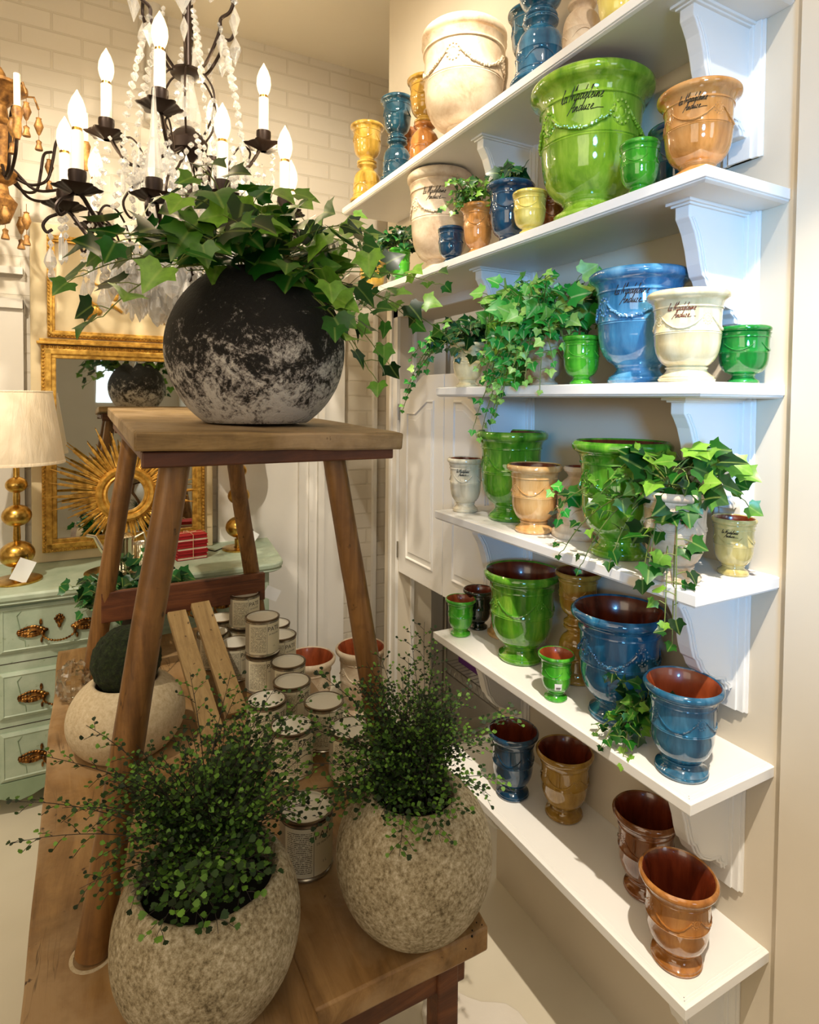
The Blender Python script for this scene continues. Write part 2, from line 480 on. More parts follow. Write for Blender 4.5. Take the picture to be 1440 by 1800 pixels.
# ---------------------------------------------------------------- mesh builder
class MB:
    def __init__(s):
        s.v = []; s.f = []; s.mi = []; s.uv = None; s.m = 0
    def add(s, vs, fs, M=None):
        o = len(s.v)
        if M is not None:
            vs = [M @ Vector(p) for p in vs]
        s.v += [tuple(p) for p in vs]
        s.f += [tuple(i+o for i in f) for f in fs]
        s.mi += [s.m]*len(fs)
        return s
    def box(s, x0, x1, y0, y1, z0, z1, M=None):
        vs = [(x, y, z) for x in (x0, x1) for y in (y0, y1) for z in (z0, z1)]
        return s.add(vs, [(0, 1, 3, 2), (4, 6, 7, 5), (0, 4, 5, 1), (2, 3, 7, 6), (0, 2, 6, 4), (1, 5, 7, 3)], M)
    def prism(s, pts, y0, y1, plane='XZ', M=None):
        # polygon pts extruded along third axis
        def P(a, b, t):
            return {'XZ': (a, t, b), 'XY': (a, b, t), 'YZ': (t, a, b)}[plane]
        n = len(pts)
        vs = [P(a, b, y0) for a, b in pts] + [P(a, b, y1) for a, b in pts]
        fs = [tuple(range(n)), tuple(range(2*n-1, n-1, -1))]
        fs += [(i, i+n, (i+1) % n+n, (i+1) % n) for i in range(n)]
        return s.add(vs, fs, M)
    def lathe(s, prof, n=40, M=None, close=True, wob=None):
        vs = []; fs = []
        for (r, z) in prof:
            for k in range(n):
                a = 2*PI*k/n
                q = wob(a, z) if wob else 1
                vs.append((r*q*math.cos(a), r*q*math.sin(a), z))
        for i in range(len(prof)-1):
            for k in range(n):
                k2 = (k+1) % n
                fs.append((i*n+k, i*n+k2, (i+1)*n+k2, (i+1)*n+k))
        if close:
            fs.append(tuple(range(n-1, -1, -1)))
            fs.append(tuple((len(prof)-1)*n+k for k in range(n)))
        return s.add(vs, fs, M)
    def tube(s, pts, r, n=6, M=None, cap=True):
        pts = [Vector(p) for p in pts]
        N = len(pts)
        rs = r if isinstance(r, (list, tuple)) else [r]*N
        vs = []; fs = []
        t0 = (pts[1]-pts[0]).normalized()
        up = Vector((0, 0, 1)) if abs(t0.z) < .9 else Vector((1, 0, 0))
        x = t0.cross(up).normalized()
        for i, p in enumerate(pts):
            t = (pts[min(i+1, N-1)] - pts[max(i-1, 0)])
            if t.length < 1e-9: t = t0.copy()
            t.normalize()
            x = (x - t*x.dot(t))
            if x.length < 1e-6: x = t.orthogonal()
            x.normalize()
            y = t.cross(x)
            for k in range(n):
                a = 2*PI*k/n
                vs.append(p + x*(rs[i]*math.cos(a)) + y*(rs[i]*math.sin(a)))
        for i in range(N-1):
            for k in range(n):
                k2 = (k+1) % n
                fs.append((i*n+k, i*n+k2, (i+1)*n+k2, (i+1)*n+k))
        if cap:
            fs.append(tuple(range(n-1, -1, -1)))
            fs.append(tuple((N-1)*n+k for k in range(n)))
        return s.add(vs, fs, M)
    def ball(s, c, r, n=10, m=7, sq=(1, 1, 1), M=None):
        prof_v = []; fs = []
        for j in range(1, m):
            t = PI*j/m
            for k in range(n):
                a = 2*PI*k/n
                prof_v.append((c[0]+r*sq[0]*math.sin(t)*math.cos(a), c[1]+r*sq[1]*math.sin(t)*math.sin(a), c[2]+r*sq[2]*math.cos(t)))
        top = len(prof_v); prof_v.append((c[0], c[1], c[2]+r*sq[2])); prof_v.append((c[0], c[1], c[2]-r*sq[2]))
        for j in range(m-2):
            for k in range(n):
                k2 = (k+1) % n
                fs.append((j*n+k, (j+1)*n+k, (j+1)*n+k2, j*n+k2))
        for k in range(n):
            k2 = (k+1) % n
            fs.append((top, k, k2)); fs.append((top+1, (m-2)*n+k2, (m-2)*n+k))
        return s.add(prof_v, fs, M)
    def build(s, name, mats, parent=None, smooth=True, bevel=0, loc=None, angle=40):
        me = bpy.data.meshes.new(name)
        me.from_pydata(s.v, [], s.f)
        if not isinstance(mats, (list, tuple)): mats = [mats]
        for m in mats: me.materials.append(m)
        if len(mats) > 1:
            me.polygons.foreach_set('material_index', s.mi)
        if s.uv:
            l = me.uv_layers.new(name='UVMap')
            flat = []
            for p in me.polygons:
                for vi in p.vertices:
                    flat += s.uv[vi]
            l.data.foreach_set('uv', flat)
        if smooth:
            me.polygons.foreach_set('use_smooth', [True]*len(me.polygons))
            me.set_sharp_from_angle(angle=math.radians(angle))
        me.update()
        o = bpy.data.objects.new(name, me)
        col.objects.link(o)
        if bevel:
            b = o.modifiers.new('bevel', 'BEVEL'); b.width = bevel; b.segments = 2; b.limit_method = 'ANGLE'
        if parent: o.parent = parent
        if loc: o.location = loc
        return o

def cr_(pts, n=5):
    P = [Vector(p) for p in pts]; P = [P[0]*2-P[1]]+P+[P[-1]*2-P[-2]]
    out = []
    for i in range(1, len(P)-2):
        for k in range(n):
            t = k/n
            a, b, c, d = P[i-1], P[i], P[i+1], P[i+2]
            out.append((b*2+(c-a)*t+(a*2-b*5+c*4-d)*t*t+(b*3-a-c*3+d)*t*t*t)*.5)
    out.append(P[-2])
    return out

def tag(o, label, cat, group=None, kind=None):
    o['label'] = label; o['category'] = cat
    if group: o['group'] = group
    if kind: o['kind'] = kind
    return o
def thing(name, label, cat, loc=(0, 0, 0), rz=0, group=None, rx=0):
    o = bpy.data.objects.new(name, None)
    o.empty_display_size = .05
    col.objects.link(o)
    o.location = loc; o.rotation_euler = (rx, 0, rz)
    return tag(o, label, cat, group)
def struct(o):
    o['kind'] = 'structure'
    return o
def copy_tree(o, parent=None):
    c = o.copy(); col.objects.link(c)
    if parent: c.parent = parent
    for ch in list(o.children):
        copy_tree(ch, c)
    return c

# ---------------------------------------------------------------- room shell
WX = 1.209
CEIL = 3.44
BY = 3.2
struct(MB().box(-3, 2.6, -3, 3.4, -.08, 0).build('floor', M_FLOOR, smooth=False))
struct(MB().box(-3, 2.6, -3, 3.4, CEIL, CEIL+.1).build('ceiling', M_CEIL, smooth=False))
struct(MB().box(-3, 2.6, BY, BY+.15, 0, CEIL).build('wall_back', M_BRICK, smooth=False))
struct(MB().box(-3.15, -3, -3, 3.4, 0, CEIL).build('wall_left', M_WALL, smooth=False))
struct(MB().box(-3, 2.6, -3.15, -3, 0, CEIL).build('wall_front', M_WALL, smooth=False))
# shelf wall with the doorway to the stock room
D0, D1, DT = 1.606, 2.345, 1.955
wr = MB()
wr.box(WX, WX+.17, -3, D0, 0, CEIL)
wr.box(WX, WX+.17, D0, D1, DT, CEIL)
wr.box(WX, WX+.17, D1, 2.48, 0, CEIL)
struct(wr.build('wall_right', M_WALLB, smooth=False))
struct(MB().box(WX-.022, WX, -3, .676, 0, CEIL).build('trim_1', M_WALLB, smooth=False))
# door casing
tr = MB()
tr.box(WX-.014, WX, D1, D1+.055, 0, DT+.055)
tr.box(WX-.014, WX, D0-.055, D1+.055, DT, DT+.055)
tr.box(WX-.022, WX, D1+.04, D1+.058, 0, DT+.06)
tr.box(WX-.022, WX, D0-.055, D1+.058, DT+.045, DT+.062)
tr.box(WX+.06, WX+.075, D1-.012, D1, 0, DT)
struct(tr.build('trim_2', M_TRIM, smooth=False))
# white panelling and casing on the lower back wall, right of the chest
tp = MB()
tp.box(.60, 1.02, BY-.02, BY, 0, 2.05)
for x0, x1, d in ((1.02, 1.05, .045), (1.05, 1.075, .03), (1.075, 1.10, .05), (1.10, 1.125, .03), (1.125, 1.16, .06)):
    tp.box(x0, x1, BY-d, BY, 0, 2.1)
tp.box(1.16, 1.29, BY-.025, BY, 0, 2.1)
tp.box(1.47, 1.49, BY-.03, BY, 0, 2.1)
struct(tp.build('trim_3', M_TRIM, smooth=False))
# ledge and panel left of the mirror
tl = MB()
tl.box(-1.6, -.235, BY-.03, BY, 0, 2.02)
tl.box(-1.6, -.235, BY-.05, BY, 1.98, 2.02)
tl.box(-1.6, -.235, BY-.04, BY, 2.13, 2.16)
struct(tl.build('trim_4', M_WALL, smooth=False))
# pipe in the back corner and the beam return
pp = thing('wall_pipe', 'pale painted vertical pipe on the back wall behind the crystal chandelier', 'pipe', (.30, BY-.05, 0))
MB().tube([(0, 0, CEIL), (0, 0, 2.93)], .035, 16).build('pipe', M_WALL, pp)
MB().lathe([(.036, 2.90), (.042, 2.905), (.042, 2.93), (.036, 2.935)], 16).build('pipe_collar', M_WALL, pp)
# stock room behind the doorway
sr = MB()
sr.box(2.2, 2.3, .9, 3.3, 0, CEIL)
sr.box(WX+.17, 2.3, 2.49, 2.55, 0, CEIL)
sr.box(WX+.17, 2.3, .9, 1.0, 0, CEIL)
struct(sr.build('wall_stockroom', M_WALL, smooth=False))
lamp('stockroom_light', 'AREA', (1.75, 1.9, 3.2), 9, (1, .95, .85), (1.75, 1.9, 0), shape='SQUARE', size=.5)

# cafe doors
def cafe_door(y0, y1, hinge_left, label):
    # y1 = far (hinge) side for the left leaf
    t = thing('cafe_door', label, 'door', (WX+.03, y0, .845), 0, 'swing doors of the stock room')
    wd = y1-y0
    def prof(o, lo, ins=0):
        a, b = ins, wd-ins
        if hinge_left:   # hinge at y1
            return [(a, lo), (b, lo), (b, .80-o), (b-.10+ins*.4, .80-o), (b-.20+ins*.4, .853-o), (a, .853-o)]
        return [(a, lo), (b, lo), (b, .853-o), (a+.20-ins*.4, .853-o), (a+.10-ins*.4, .80-o), (a, .80-o)]
    MB().prism(prof(0, 0), -.03, .0, 'YZ').build('door_leaf', M_TRIM, t, False, .003)
    p = MB()
    P = prof(.10, .075, .07)
    P2 = [(sum(q[0] for q in P)/len(P)+(a-sum(q[0] for q in P)/len(P))*.93, .40+(b-.40)*.965) for a, b in P]
    # bolection frame: strips around the panel
    n = len(P)
    for i in range(n):
        a, b = P[i], P[(i+1) % n]; c, d = P2[i], P2[(i+1) % n]
        vs = [(-.03, a[0], a[1]), (-.03, b[0], b[1]), (-.03, d[0], d[1]), (-.03, c[0], c[1]),
              (-.036, a[0]*.7+c[0]*.3, a[1]*.7+c[1]*.3), (-.036, b[0]*.7+d[0]*.3, b[1]*.7+d[1]*.3),
              (-.036, b[0]*.4+d[0]*.6, b[1]*.4+d[1]*.6), (-.036, a[0]*.4+c[0]*.6, a[1]*.4+c[1]*.6)]
        p.add(vs, [(0, 1, 5, 4), (4, 5, 6, 7), (7, 6, 2, 3), (0, 4, 7, 3), (1, 2, 6, 5)])
    p.build('panel_moulding', M_TRIM, t, False)
    cy = sum(q[0] for q in P)/len(P)
    P3 = [(cy+(a-cy)*.84, .40+(b-.40)*.90) for a, b in P]
    MB().prism(P3, -.034, -.029, 'YZ').build('raised_panel', M_TRIM, t, False, .002)
    for z in (.10, .70):
        h = MB(); yy = wd+.004 if hinge_left else -.004
        for k in range(3):
            h.tube([(-.036, yy-.006+k*.006, z-.035), (-.036, yy-.006+k*.006, z+.035)], .0035, 8)
        h.build('hinge', M_HINGE, t)
cafe_door(1.979, 2.343, True, 'white half-height swing door with a raised panel, hinged at the left of the doorway')
cafe_door(1.609, 1.975, False, 'white half-height swing door behind the left ends of the shelves')

# wire racks in the stock room and their stuff
rk = thing('wire_rack', 'chrome wire storage rack seen through the doorway', 'rack', (1.5, 1.6, 0))
for z in (.36, 1.0, 1.60):
    m = MB()
    for y in [i*.03 for i in range(28)]:
        m.tube([(0, y, z), (.5, y, z)], .0018, 4)
    for x in (0, .5):
        for dz in (0, -.045):
            m.tube([(x, 0, z+dz), (x, .82, z+dz)], .003, 5)
        for i in range(20):
            m.tube([(x, i*.041, z-.045), (x, i*.041+.02, z), (x, i*.041+.041, z-.045)], .0015, 4)
    m.build('wire_shelf', M_STEEL, rk)
for x in (0, .5):
    for y in (0, .82):
        MB().tube([(x, y, 0), (x, y, 2.0)], .012, 8).build('post', M_STEEL, rk)
tag(MB().lathe([(.09, 0), (.11, .01), (.125, .16), (.135, .165), (.135, .18), (.12, .18), (.105, .02), (.0, .02)], 28).build('plastic_tub', M_WHITEPL, loc=(1.66, 2.16, 1.602)), 'round white plastic tub on the top wire shelf in the stock room', 'tub')
tag(MB().box(0, .2, 0, .16, 0, .16).build('cardboard_box', M_GREENB, bevel=.004, loc=(1.55, 2.20, .42+.20)), 'green cardboard box on the wire rack below the swing doors', 'box')
tag(MB().box(0, .2, 0, .2, 0, .238).build('cardboard_box', M_PURPLE, bevel=.004, loc=(1.55, 2.18, .363)), 'purple cardboard box under the green box on the wire rack', 'box')
tag(MB().box(0, .26, 0, .24, 0, .26).build('storage_bin', M_WHITEPL, bevel=.01, loc=(1.53, 1.84, .363)), 'white plastic bin on the low wire shelf in the stock room', 'bin')

# ---------------------------------------------------------------- shelves
SH = {1: 2.397, 2: 2.017, 3: 1.637, 4: 1.257, 5: .877, 6: .497}
XF = .957; YN = .700
def shelf(i, yfar, label, brackets):
    z = SH[i]
    t = thing('wall_shelf', label, 'shelf', (WX, YN, z), 0, 'white wall shelves')
    L = yfar-YN; d = WX-XF
    # board: moulded front and both ends (profile offset, z)
    prof = [(0.006, 0), (0, -.002), (0, -.022), (.003, -.0235), (.003, -.0255), (.006, -.027), (.010, -.0285)]
    m = MB()
    vs = []; fs = []
    for o, zz in prof:
        vs += [(0, o, zz), (-d+o, o, zz), (-d+o, L-o, zz), (0, L-o, zz)]
    n = len(prof)
    for k in range(n-1):
        for j in range(4):
            j2 = (j+1) % 4
            fs.append((k*4+j, k*4+j2, (k+1)*4+j2, (k+1)*4+j))
    fs.append((3, 2, 1, 0)); fs.append(tuple((n-1)*4+j for j in range(4)))
    m.add(vs, fs)
    m.build('board', M_SHELF, t, False, .0008)
    g = MB()
    for o in (.011, .016):
        g.box(-d+o, -d+o+.0012, o, L-o, -.0006, .0006)
        g.box(-d+o, -.001, o, o+.0012, -.0006, .0006)
    g.build('edge_bead', M_SHELF, t, False)
    for y in brackets:
        P = [(0, 0), (-.184, 0), (-.184, -.032), (-.178, -.040), (-.166, -.060), (-.155, -.090), (-.148, -.118), (-.140, -.140), (-.132, -.146),
             (-.122, -.165), (-.105, -.182), (-.082, -.194), (-.052, -.200), (-.050, -.208), (-.038, -.216), (-.034, -.228), (0, -.228)]
        Q = [(x*.93-.001, zz*.94) for x, zz in P[1:]]
        b = MB().prism([(x, zz-.0285) for x, zz in P], y-YN, y-YN+.032, 'XZ').build('bracket', M_SHELF, t, False, .002)
        r = MB()
        pts = [Vector((x+.008, y-YN-.001, zz-.0285)) for x, zz in P[2:-1]]
        r.tube(pts, .0022, 6)
        pts = [Vector((x+.016, y-YN-.0005, zz-.0285)) for x, zz in P[2:-2]]
        r.tube(pts, .0016, 6)
        r.build('bead', M_SHELF, b)
        s_ = MB().box(-.010, 0, y-YN-.022, y-YN+.054, -.30, -.0285)
        s_.box(-.014, 0, y-YN-.008, y-YN+.040, -.30, -.0285)
        s_.box(-.005, 0, y-YN-.028, y-YN+.06, -.30, -.0285)
        s_.build('back_plate', M_SHELF, b, False, .001)
        c_ = MB().box(-.190, -.012, y-YN-.006, y-YN+.038, -.038, -.0285).box(-.198, -.01, y-YN-.012, y-YN+.044, -.034, -.028)
        c_.build('cap_moulding', M_SHELF, b, False, .001)
    return t
BR = (.784, 1.475)
shelf(1, 2.40, 'topmost white wall shelf, cut off by the top of the picture', BR)
shelf(2, 2.40, 'second white wall shelf from the top, carrying the big green urn', BR)
shelf(3, 1.614, 'third white wall shelf at eye level under the steel blue urn', BR)
shelf(4, 1.614, 'fourth white wall shelf, carrying two large green urns', BR)
shelf(5, 1.614, 'fifth white wall shelf, carrying the large blue urn', BR)
shelf(6, 1.614, 'lowest white wall shelf, carrying brown and ochre urns', BR)

# ---------------------------------------------------------------- urns
BASEP = [(.0, .54), (.012, .58), (.035, .60), (.05, .575), (.062, .58), (.078, .53), (.10, .47), (.125, .425), (.145, .42), (.152, .445),
         (.165, .45), (.175, .47), (.21, .585), (.26, .675), (.33, .745), (.42, .785), (.52, .80), (.53, .812), (.54, .80), (.548, .812), (.556, .80),
         (.66, .80), (.76, .805), (.80, .815), (.806, .84), (.82, .84), (.826, .825), (.86, .84), (.885, .87), (.90, .905), (.912, .955), (.925, .985), (.945, 1.0), (.968, 1.0), (.985, .975), (1.0, .93)]
def urn_profile(R_, H, foot=1.0, body=1.0, straight=0):
    out = []
    for z, r in BASEP:
        rr = r
        if z <= .165:
            rr = r*foot
        elif z < .9:
            rr = r*body
            if straight: rr = rr + straight*(z-.5)*.2
        out.append((rr*R_, z*H))
    return out
def prof_r(prof, z):
    for (r0, z0), (r1, z1) in zip(prof, prof[1:]):
        if z0 <= z <= z1 and z1 > z0:
            return r0+(r1-r0)*(z-z0)/(z1-z0)
    return prof[-1][0]

# small cursive alphabet (strokes in a 1-high box) for the potter's signature
def cursive():
    L = {}
    L['l'] = ([[(0, .1), (.15, .5), (.2, 1.0), (.12, 1.0), (.08, .3), (.15, 0), (.28, .1)]], .28)
    L['a'] = ([[(.3, .42), (.12, .45), (.03, .2), (.12, 0), (.28, .2), (.32, .42), (.3, .05), (.42, .1)]], .42)
    L['M'] = ([[(0, 0), (.12, .6), (.2, 1.1), (.24, .5), (.28, .1), (.42, .7), (.52, 1.15), (.52, .4), (.58, 0), (.68, .1)]], .68)
    L['d'] = ([[(.3, .4), (.12, .45), (.03, .2), (.12, 0), (.28, .2), (.42, 1.05), (.34, .3), (.36, .02), (.46, .1)]], .46)
    L['e'] = ([[(0, .15), (.2, .25), (.25, .4), (.14, .46), (.06, .2), (.14, 0), (.32, .1)]], .32)
    L['i'] = ([[(0, .1), (.1, .42), (.1, .05), (.22, .1)], [(.12, .6), (.15, .64)]], .22)
    L['n'] = ([[(0, .1), (.08, .42), (.08, .0), (.2, .42), (.28, .36), (.28, .02), (.42, .1)]], .42)
    L['A'] = ([[(-.1, -.15), (.2, .6), (.36, 1.05), (.38, .4), (.42, 0), (.52, .1)], [(.08, .36), (.5, .42)]], .54)
    L['u'] = ([[(0, .1), (.08, .42), (.08, .06), (.2, .03), (.3, .42), (.3, .04), (.42, .1)]], .42)
    L['z'] = ([[(0, .4), (.22, .42), (.04, .02), (.3, .05)]], .34)
    return L
CUR = cursive()
def script_strokes():
    out = []
    for word, x0, y0 in (('la Madeleine', 0, .9), ('Anduze', .9, 0)):
        x = x0
        for ch in word:
            if ch == ' ':
                x += .22; continue
            strokes, adv = CUR[ch]
            for st in strokes:
                out.append([(x+a+b*.5, y0+b) for a, b in st])
            x += adv
        if word == 'Anduze':
            out.append([(x, y0+.05), (x+.5, y0+.12), (x+1.1, y0+.1)])
    return out
STROKES = script_strokes()
SW = max(p[0] for s in STROKES for p in s)

def on_surface(prof, phi, z, off):
    r = prof_r(prof, z)+off
    return (r*math.cos(phi), r*math.sin(phi), z)

UCACHE = {}
def urn(label, mat, X, Y, Z, R_, H, face=None, foot=1.0, body=1.0, sign=False, ink=None, inverted=False, garland='thin', inner=None, sticker=False, group='glazed urns on the shelves', cat='urn', name='garden_urn', tilt=None):
    t = thing(name, label, cat, (X, Y, Z), 0, group)
    # face = angle (radians) of the main front; default toward the aisle and camera
    if face is None:
        face = math.atan2(0-Y, 0.25-X)-.32
    prof = urn_profile(R_, H, foot, body)
    th = .085
    inn = [(.90*R_, H*.985), (.86*R_, H*.94), (.79*R_*body, H*.86), (.74*R_*body, H*.6), (.66*R_*body, H*.38), (.45*R_*body, H*.25), (.0001, H*.22)]
    n = 64 if R_ > .06 else 40
    m = MB()
    vs = []; fs = []; mi = []
    full = prof + inn
    nout = len(prof)
    for r, z in full:
        for k in range(n):
            a = 2*PI*k/n
            vs.append((r*math.cos(a), r*math.sin(a), z))
    for i in range(len(full)-1):
        for k in range(n):
            k2 = (k+1) % n
            fs.append((i*n+k, i*n+k2, (i+1)*n+k2, (i+1)*n+k)); mi.append(0 if i < nout else 1)
    # open hollow foot underside
    o = len(vs)
    for r, z in ((R_*.44*foot, 0), (R_*.36*foot, H*.06), (.0001, H*.07)):
        for k in range(n):
            a = 2*PI*k/n
            vs.append((r*math.cos(a), r*math.sin(a), z))
    for k in range(n):
        k2 = (k+1) % n
        fs.append((k, o+k, o+k2, k2)); mi.append(1)
        fs.append((o+k, o+n+k, o+n+k2, o+k2)); mi.append(1)
        fs.append((o+n+k, o+2*n+k, o+2*n+k2, o+n+k2)); mi.append(1)
    m.v = vs; m.f = fs; m.mi = mi
    bd = m.build('body', [mat, inner or M_TERRA], t, True, angle=50)
    # relief: two medallions either side of the front, garlands between four
    dphi = PI/2
    ph0 = face+PI/4
    zt, zb = .70*H, .575*H
    rs = R_*(.022 if garland == 'thin' else .05)
    g = MB(); rnd = R(int(X*1000+Y*777))
    for q in range(4):
        a0 = ph0+q*dphi; a1 = a0+dphi
        pts = []
        N = 22
        for k in range(N+1):
            u = k/N
            a = a0+.16+(a1-a0-.32)*u
            zz = zt-(zt-zb)*(1-(2*u-1)**2)
            pts.append(on_surface(prof, a, zz, rs*.35))
            if garland == 'thick' and 1 < k < N-1:
                for e in range(2):
                    b_ = on_surface(prof, a+rnd.uniform(-.03, .03), zz+rnd.uniform(-1, 1)*rs*.6, rs*.5)
                    g.ball(b_, rs*rnd.uniform(.45, .62), 7, 5)
        if garland == 'thin':
            g.tube(pts, [rs*(.6+.75*math.sin(PI*k/N)+.3*math.sin(k*2.2)) for k in range(N+1)], 7)
        else:
            g.tube(pts, rs*.5, 6)
    g.build('garland', mat, t)
    for q in range(4):
        a = ph0+q*dphi
        mm = MB()
        rm = R_*(.15 if garland == 'thin' else .19)
        zc = .68*H
        c0 = Vector(on_surface(prof, a, zc, -.002)); nx = Vector((math.cos(a), math.sin(a), 0)); tx = Vector((-math.sin(a), math.cos(a), 0)); tz = Vector((0, 0, 1))
        def P(u, v, h): return c0+tx*u+tz*v+nx*h
        # oval boss
        K = 20
        vs = []; fs = []
        for (rr, h) in ((rm, .0), (rm*.92, rm*.10), (rm*.6, rm*.11), (rm*.5, rm*.2), (rm*.36, rm*.2), (rm*.3, rm*.14), (.0001, rm*.2)):
            for k in range(K):
                an = 2*PI*k/K
                # follow the curve of the wall
                uu = rr*math.cos(an); vv = rr*1.2*math.sin(an)
                rr0 = prof_r(prof, zc)
                vs.append(P(uu, vv, h-(rr0-math.sqrt(max(rr0*rr0-uu*uu, 0)))))
        for i in range(6):
            for k in range(K):
                k2 = (k+1) % K
                fs.append((i*K+k, i*K+k2, (i+1)*K+k2, (i+1)*K+k))
        mm.add(vs, fs)
        for k in range(12):
            an = 2*PI*k/12
            rr0 = prof_r(prof, zc); uu = rm*.76*math.cos(an)
            mm.ball(P(uu, rm*.92*math.sin(an), rm*.12-(rr0-math.sqrt(max(rr0*rr0-uu*uu, 0)))), rm*.15, 6, 4)
        mm.build('medallion', mat, t)
    if sign:
        s = MB()
        width = R_*.68; sc_ = width/SW
        zbase = .690*H
        for st in STROKES:
            pts = []
            for (a_, b_) in st:
                ph = face + (a_-SW*.5)*sc_/(R_*.82) + sign*.0
                pts.append(on_surface(prof, ph, zbase+b_*sc_*1.25, .0006))
            # subdivide
            fine = []
            for p, q in zip(pts, pts[1:]):
                for e in range(3):
                    fine.append(Vector(p).lerp(Vector(q), e/3))
            fine.append(Vector(pts[-1]))
            s.tube(fine, sc_*.028+.00022, 4)
        s.build('signature', ink or M_INK, t)
    if sticker:
        s = MB()
        vs = []; fs = []
        for i in range(5):
            ph = face+.35+(i-2)*.12
            for zz in (.30*H, .45*H):
                p = on_surface(prof, ph, zz, .0012); vs.append(p)
        for i in range(4): fs.append((2*i, 2*i+2, 2*i+3, 2*i+1))
        s.add(vs, fs); s.build('price_sticker', M_STICK, t)
        s = MB()
        for k in range(9):
            ph = face+.35+(k-4)*.035
            s.tube([on_surface(prof, ph, .33*H, .0016), on_surface(prof, ph, .37*H, .0016)], .0005, 4)
        s.build('bar_code', M_INK, t)
    if inverted:
        t.rotation_euler = (PI, 0, 0)
        t.location = (X, Y, Z+H)
    return t

S = SH
GT = 'glazed urns on the shelves'
# lowest shelf
urn('shiny tawny brown urn nearest the camera on the lowest shelf', G['tawny'], 1.031, .778, S[6], .074, .174, foot=1.08)
urn('dark brown urn behind the tawny one on the lowest shelf', G['brown'], 1.112, .925, S[6], .073, .185, foot=1.05)
urn('honey ochre urn in the middle of the lowest shelf', G['honey'], 1.125, 1.202, S[6], .076, .176, foot=1.08)
urn('navy blue urn at the left end of the lowest shelf, partly behind fern', G['navy'], 1.055, 1.333, S[6], .071, .183, foot=1.08)
# fifth shelf
urn('blue urn with a terracotta inside at the near end of the fifth shelf', G['blue'], 1.031, .777, S[5], .074, .177, foot=1.12, inner=M_TERRAR)
urn('large blue urn with a dark red inside on the fifth shelf', G['blue'], 1.080, .985, S[5], .108, .250, foot=1.0, garland='thick')
urn('small green urn with a white price sticker beside the large blue urn', G['leafgreen'], 1.008, 1.112, S[5], .044, .112, foot=1.05, sticker=True, inner=M_TERRAR)
urn('large green urn left of centre on the fifth shelf', G['green'], 1.080, 1.335, S[5], .108, .250, foot=1.0)
urn('smallest green urn at the left end of the fifth shelf', G['leafgreen'], 1.020, 1.555, S[5], .048, .113, foot=1.08, inner=M_TERRAR)
urn('black green small urn behind the smallest green urn', G['blackgreen'], 1.10, 1.575, S[5], .050, .125)
urn('upturned terracotta brown urn behind the large green urn on the fifth shelf', G['caramel'], 1.145, 1.49, S[5], .058, .14, inverted=True)
urn('upturned honey urn standing on its rim behind the small stickered urn', G['honey'], 1.135, 1.175, S[5], .060, .140, inverted=True)
urn('honey urn balanced upright on the upturned honey urn, fifth shelf', G['honey'], 1.135, 1.175, S[5]+.1405, .060, .140)
urn('black glazed urn in the shade at the back of the fifth shelf', G['blackgreen'], 1.150, .840, S[5], .055, .125)
# fourth shelf
urn('small olive cream urn signed in script at the near end of the fourth shelf', G['olive'], 1.145, .756, S[4], .042, .114, foot=1.15, body=1.08, sign=True, garland='thin')
urn('antique cream clay urn holding ivy at the near end of the fourth shelf', G['antique'], 1.012, .790, S[4], .066, .172, foot=1.25, body=1.05, sign=True)
urn('large green urn on the right half of the fourth shelf behind trailing ivy', G['green'], 1.055, .965, S[4], .108, .255, garland='thick')
urn('upturned antique white urn between the caramel and the large green urn', G['antique'], 1.105, 1.145, S[4], .068, .178, inverted=True)
urn('caramel urn in front of the green urn on the fourth shelf', G['caramel'], 1.038, 1.240, S[4], .073, .177, foot=1.12)
urn('large green urn left of centre on the fourth shelf', G['green'], 1.085, 1.400, S[4], .105, .255)
urn('glossy cream urn at the left end of the fourth shelf', G['ivory'], 1.035, 1.560, S[4], .057, .165, foot=1.15, body=1.05, sign=True)
# third shelf
urn('dark green small urn at the near end of the third shelf', G['deepgreen'], 1.152, .750, S[3], .049, .112, foot=1.0, body=1.14)
urn('glossy cream urn signed in red brown script on the third shelf', G['cream'], 1.013, .773, S[3], .074, .170, foot=1.15, sign=True, ink=M_INKR)
urn('large steel blue urn signed in script on the third shelf', G['steel'], 1.060, .930, S[3], .106, .240, garland='thick', sign=True)
urn('bright green small urn left of the steel blue urn on the third shelf', G['leafgreen'], 1.010, 1.048, S[3], .044, .111, body=1.12)
urn('green urn half hidden by ivy at the left of the third shelf', G['green'], 1.080, 1.400, S[3], .092, .255)
urn('cream urn holding ivy at the left end of the third shelf', G['cream'], 1.030, 1.548, S[3], .056, .135, foot=1.1)
urn('antique cream urn under the bright ivy on the third shelf', G['antique'], 1.025, 1.190, S[3], .055, .12)
# second shelf
urn('ochre urn signed in script at the near end of the second shelf', G['ochre'], 1.020, .765, S[2], .0735, .160, sign=True)
urn('very large bright green urn signed in script on the second shelf', G['bigreen'], 1.062, 1.085, S[2], .1425, .322, garland='thick', sign=True, foot=1.0)
urn('small bright green urn in front of the very large green urn', G['leafgreen'], .996, .880, S[2], .040, .105, body=1.14, foot=1.0)
urn('dark navy urn in the shade behind the small green and the ochre urns', G['navy'], 1.138, .905, S[2], .060, .175)
urn('pale yellow urn left of the very large green urn', G['yellow'], .994, 1.222, S[2], .044, .106, body=1.12)
urn('navy blue urn holding ivy on the second shelf', G['navy'], 1.030, 1.350, S[2], .067, .170)
urn('small ochre urn holding ivy beside the antique cream urn, second shelf', G['ochre'], 1.010, 1.475, S[2], .052, .145)
urn('small navy blue urn in front of the antique cream urn', G['navy'], .994, 1.595, S[2], .041, .108, body=1.14)
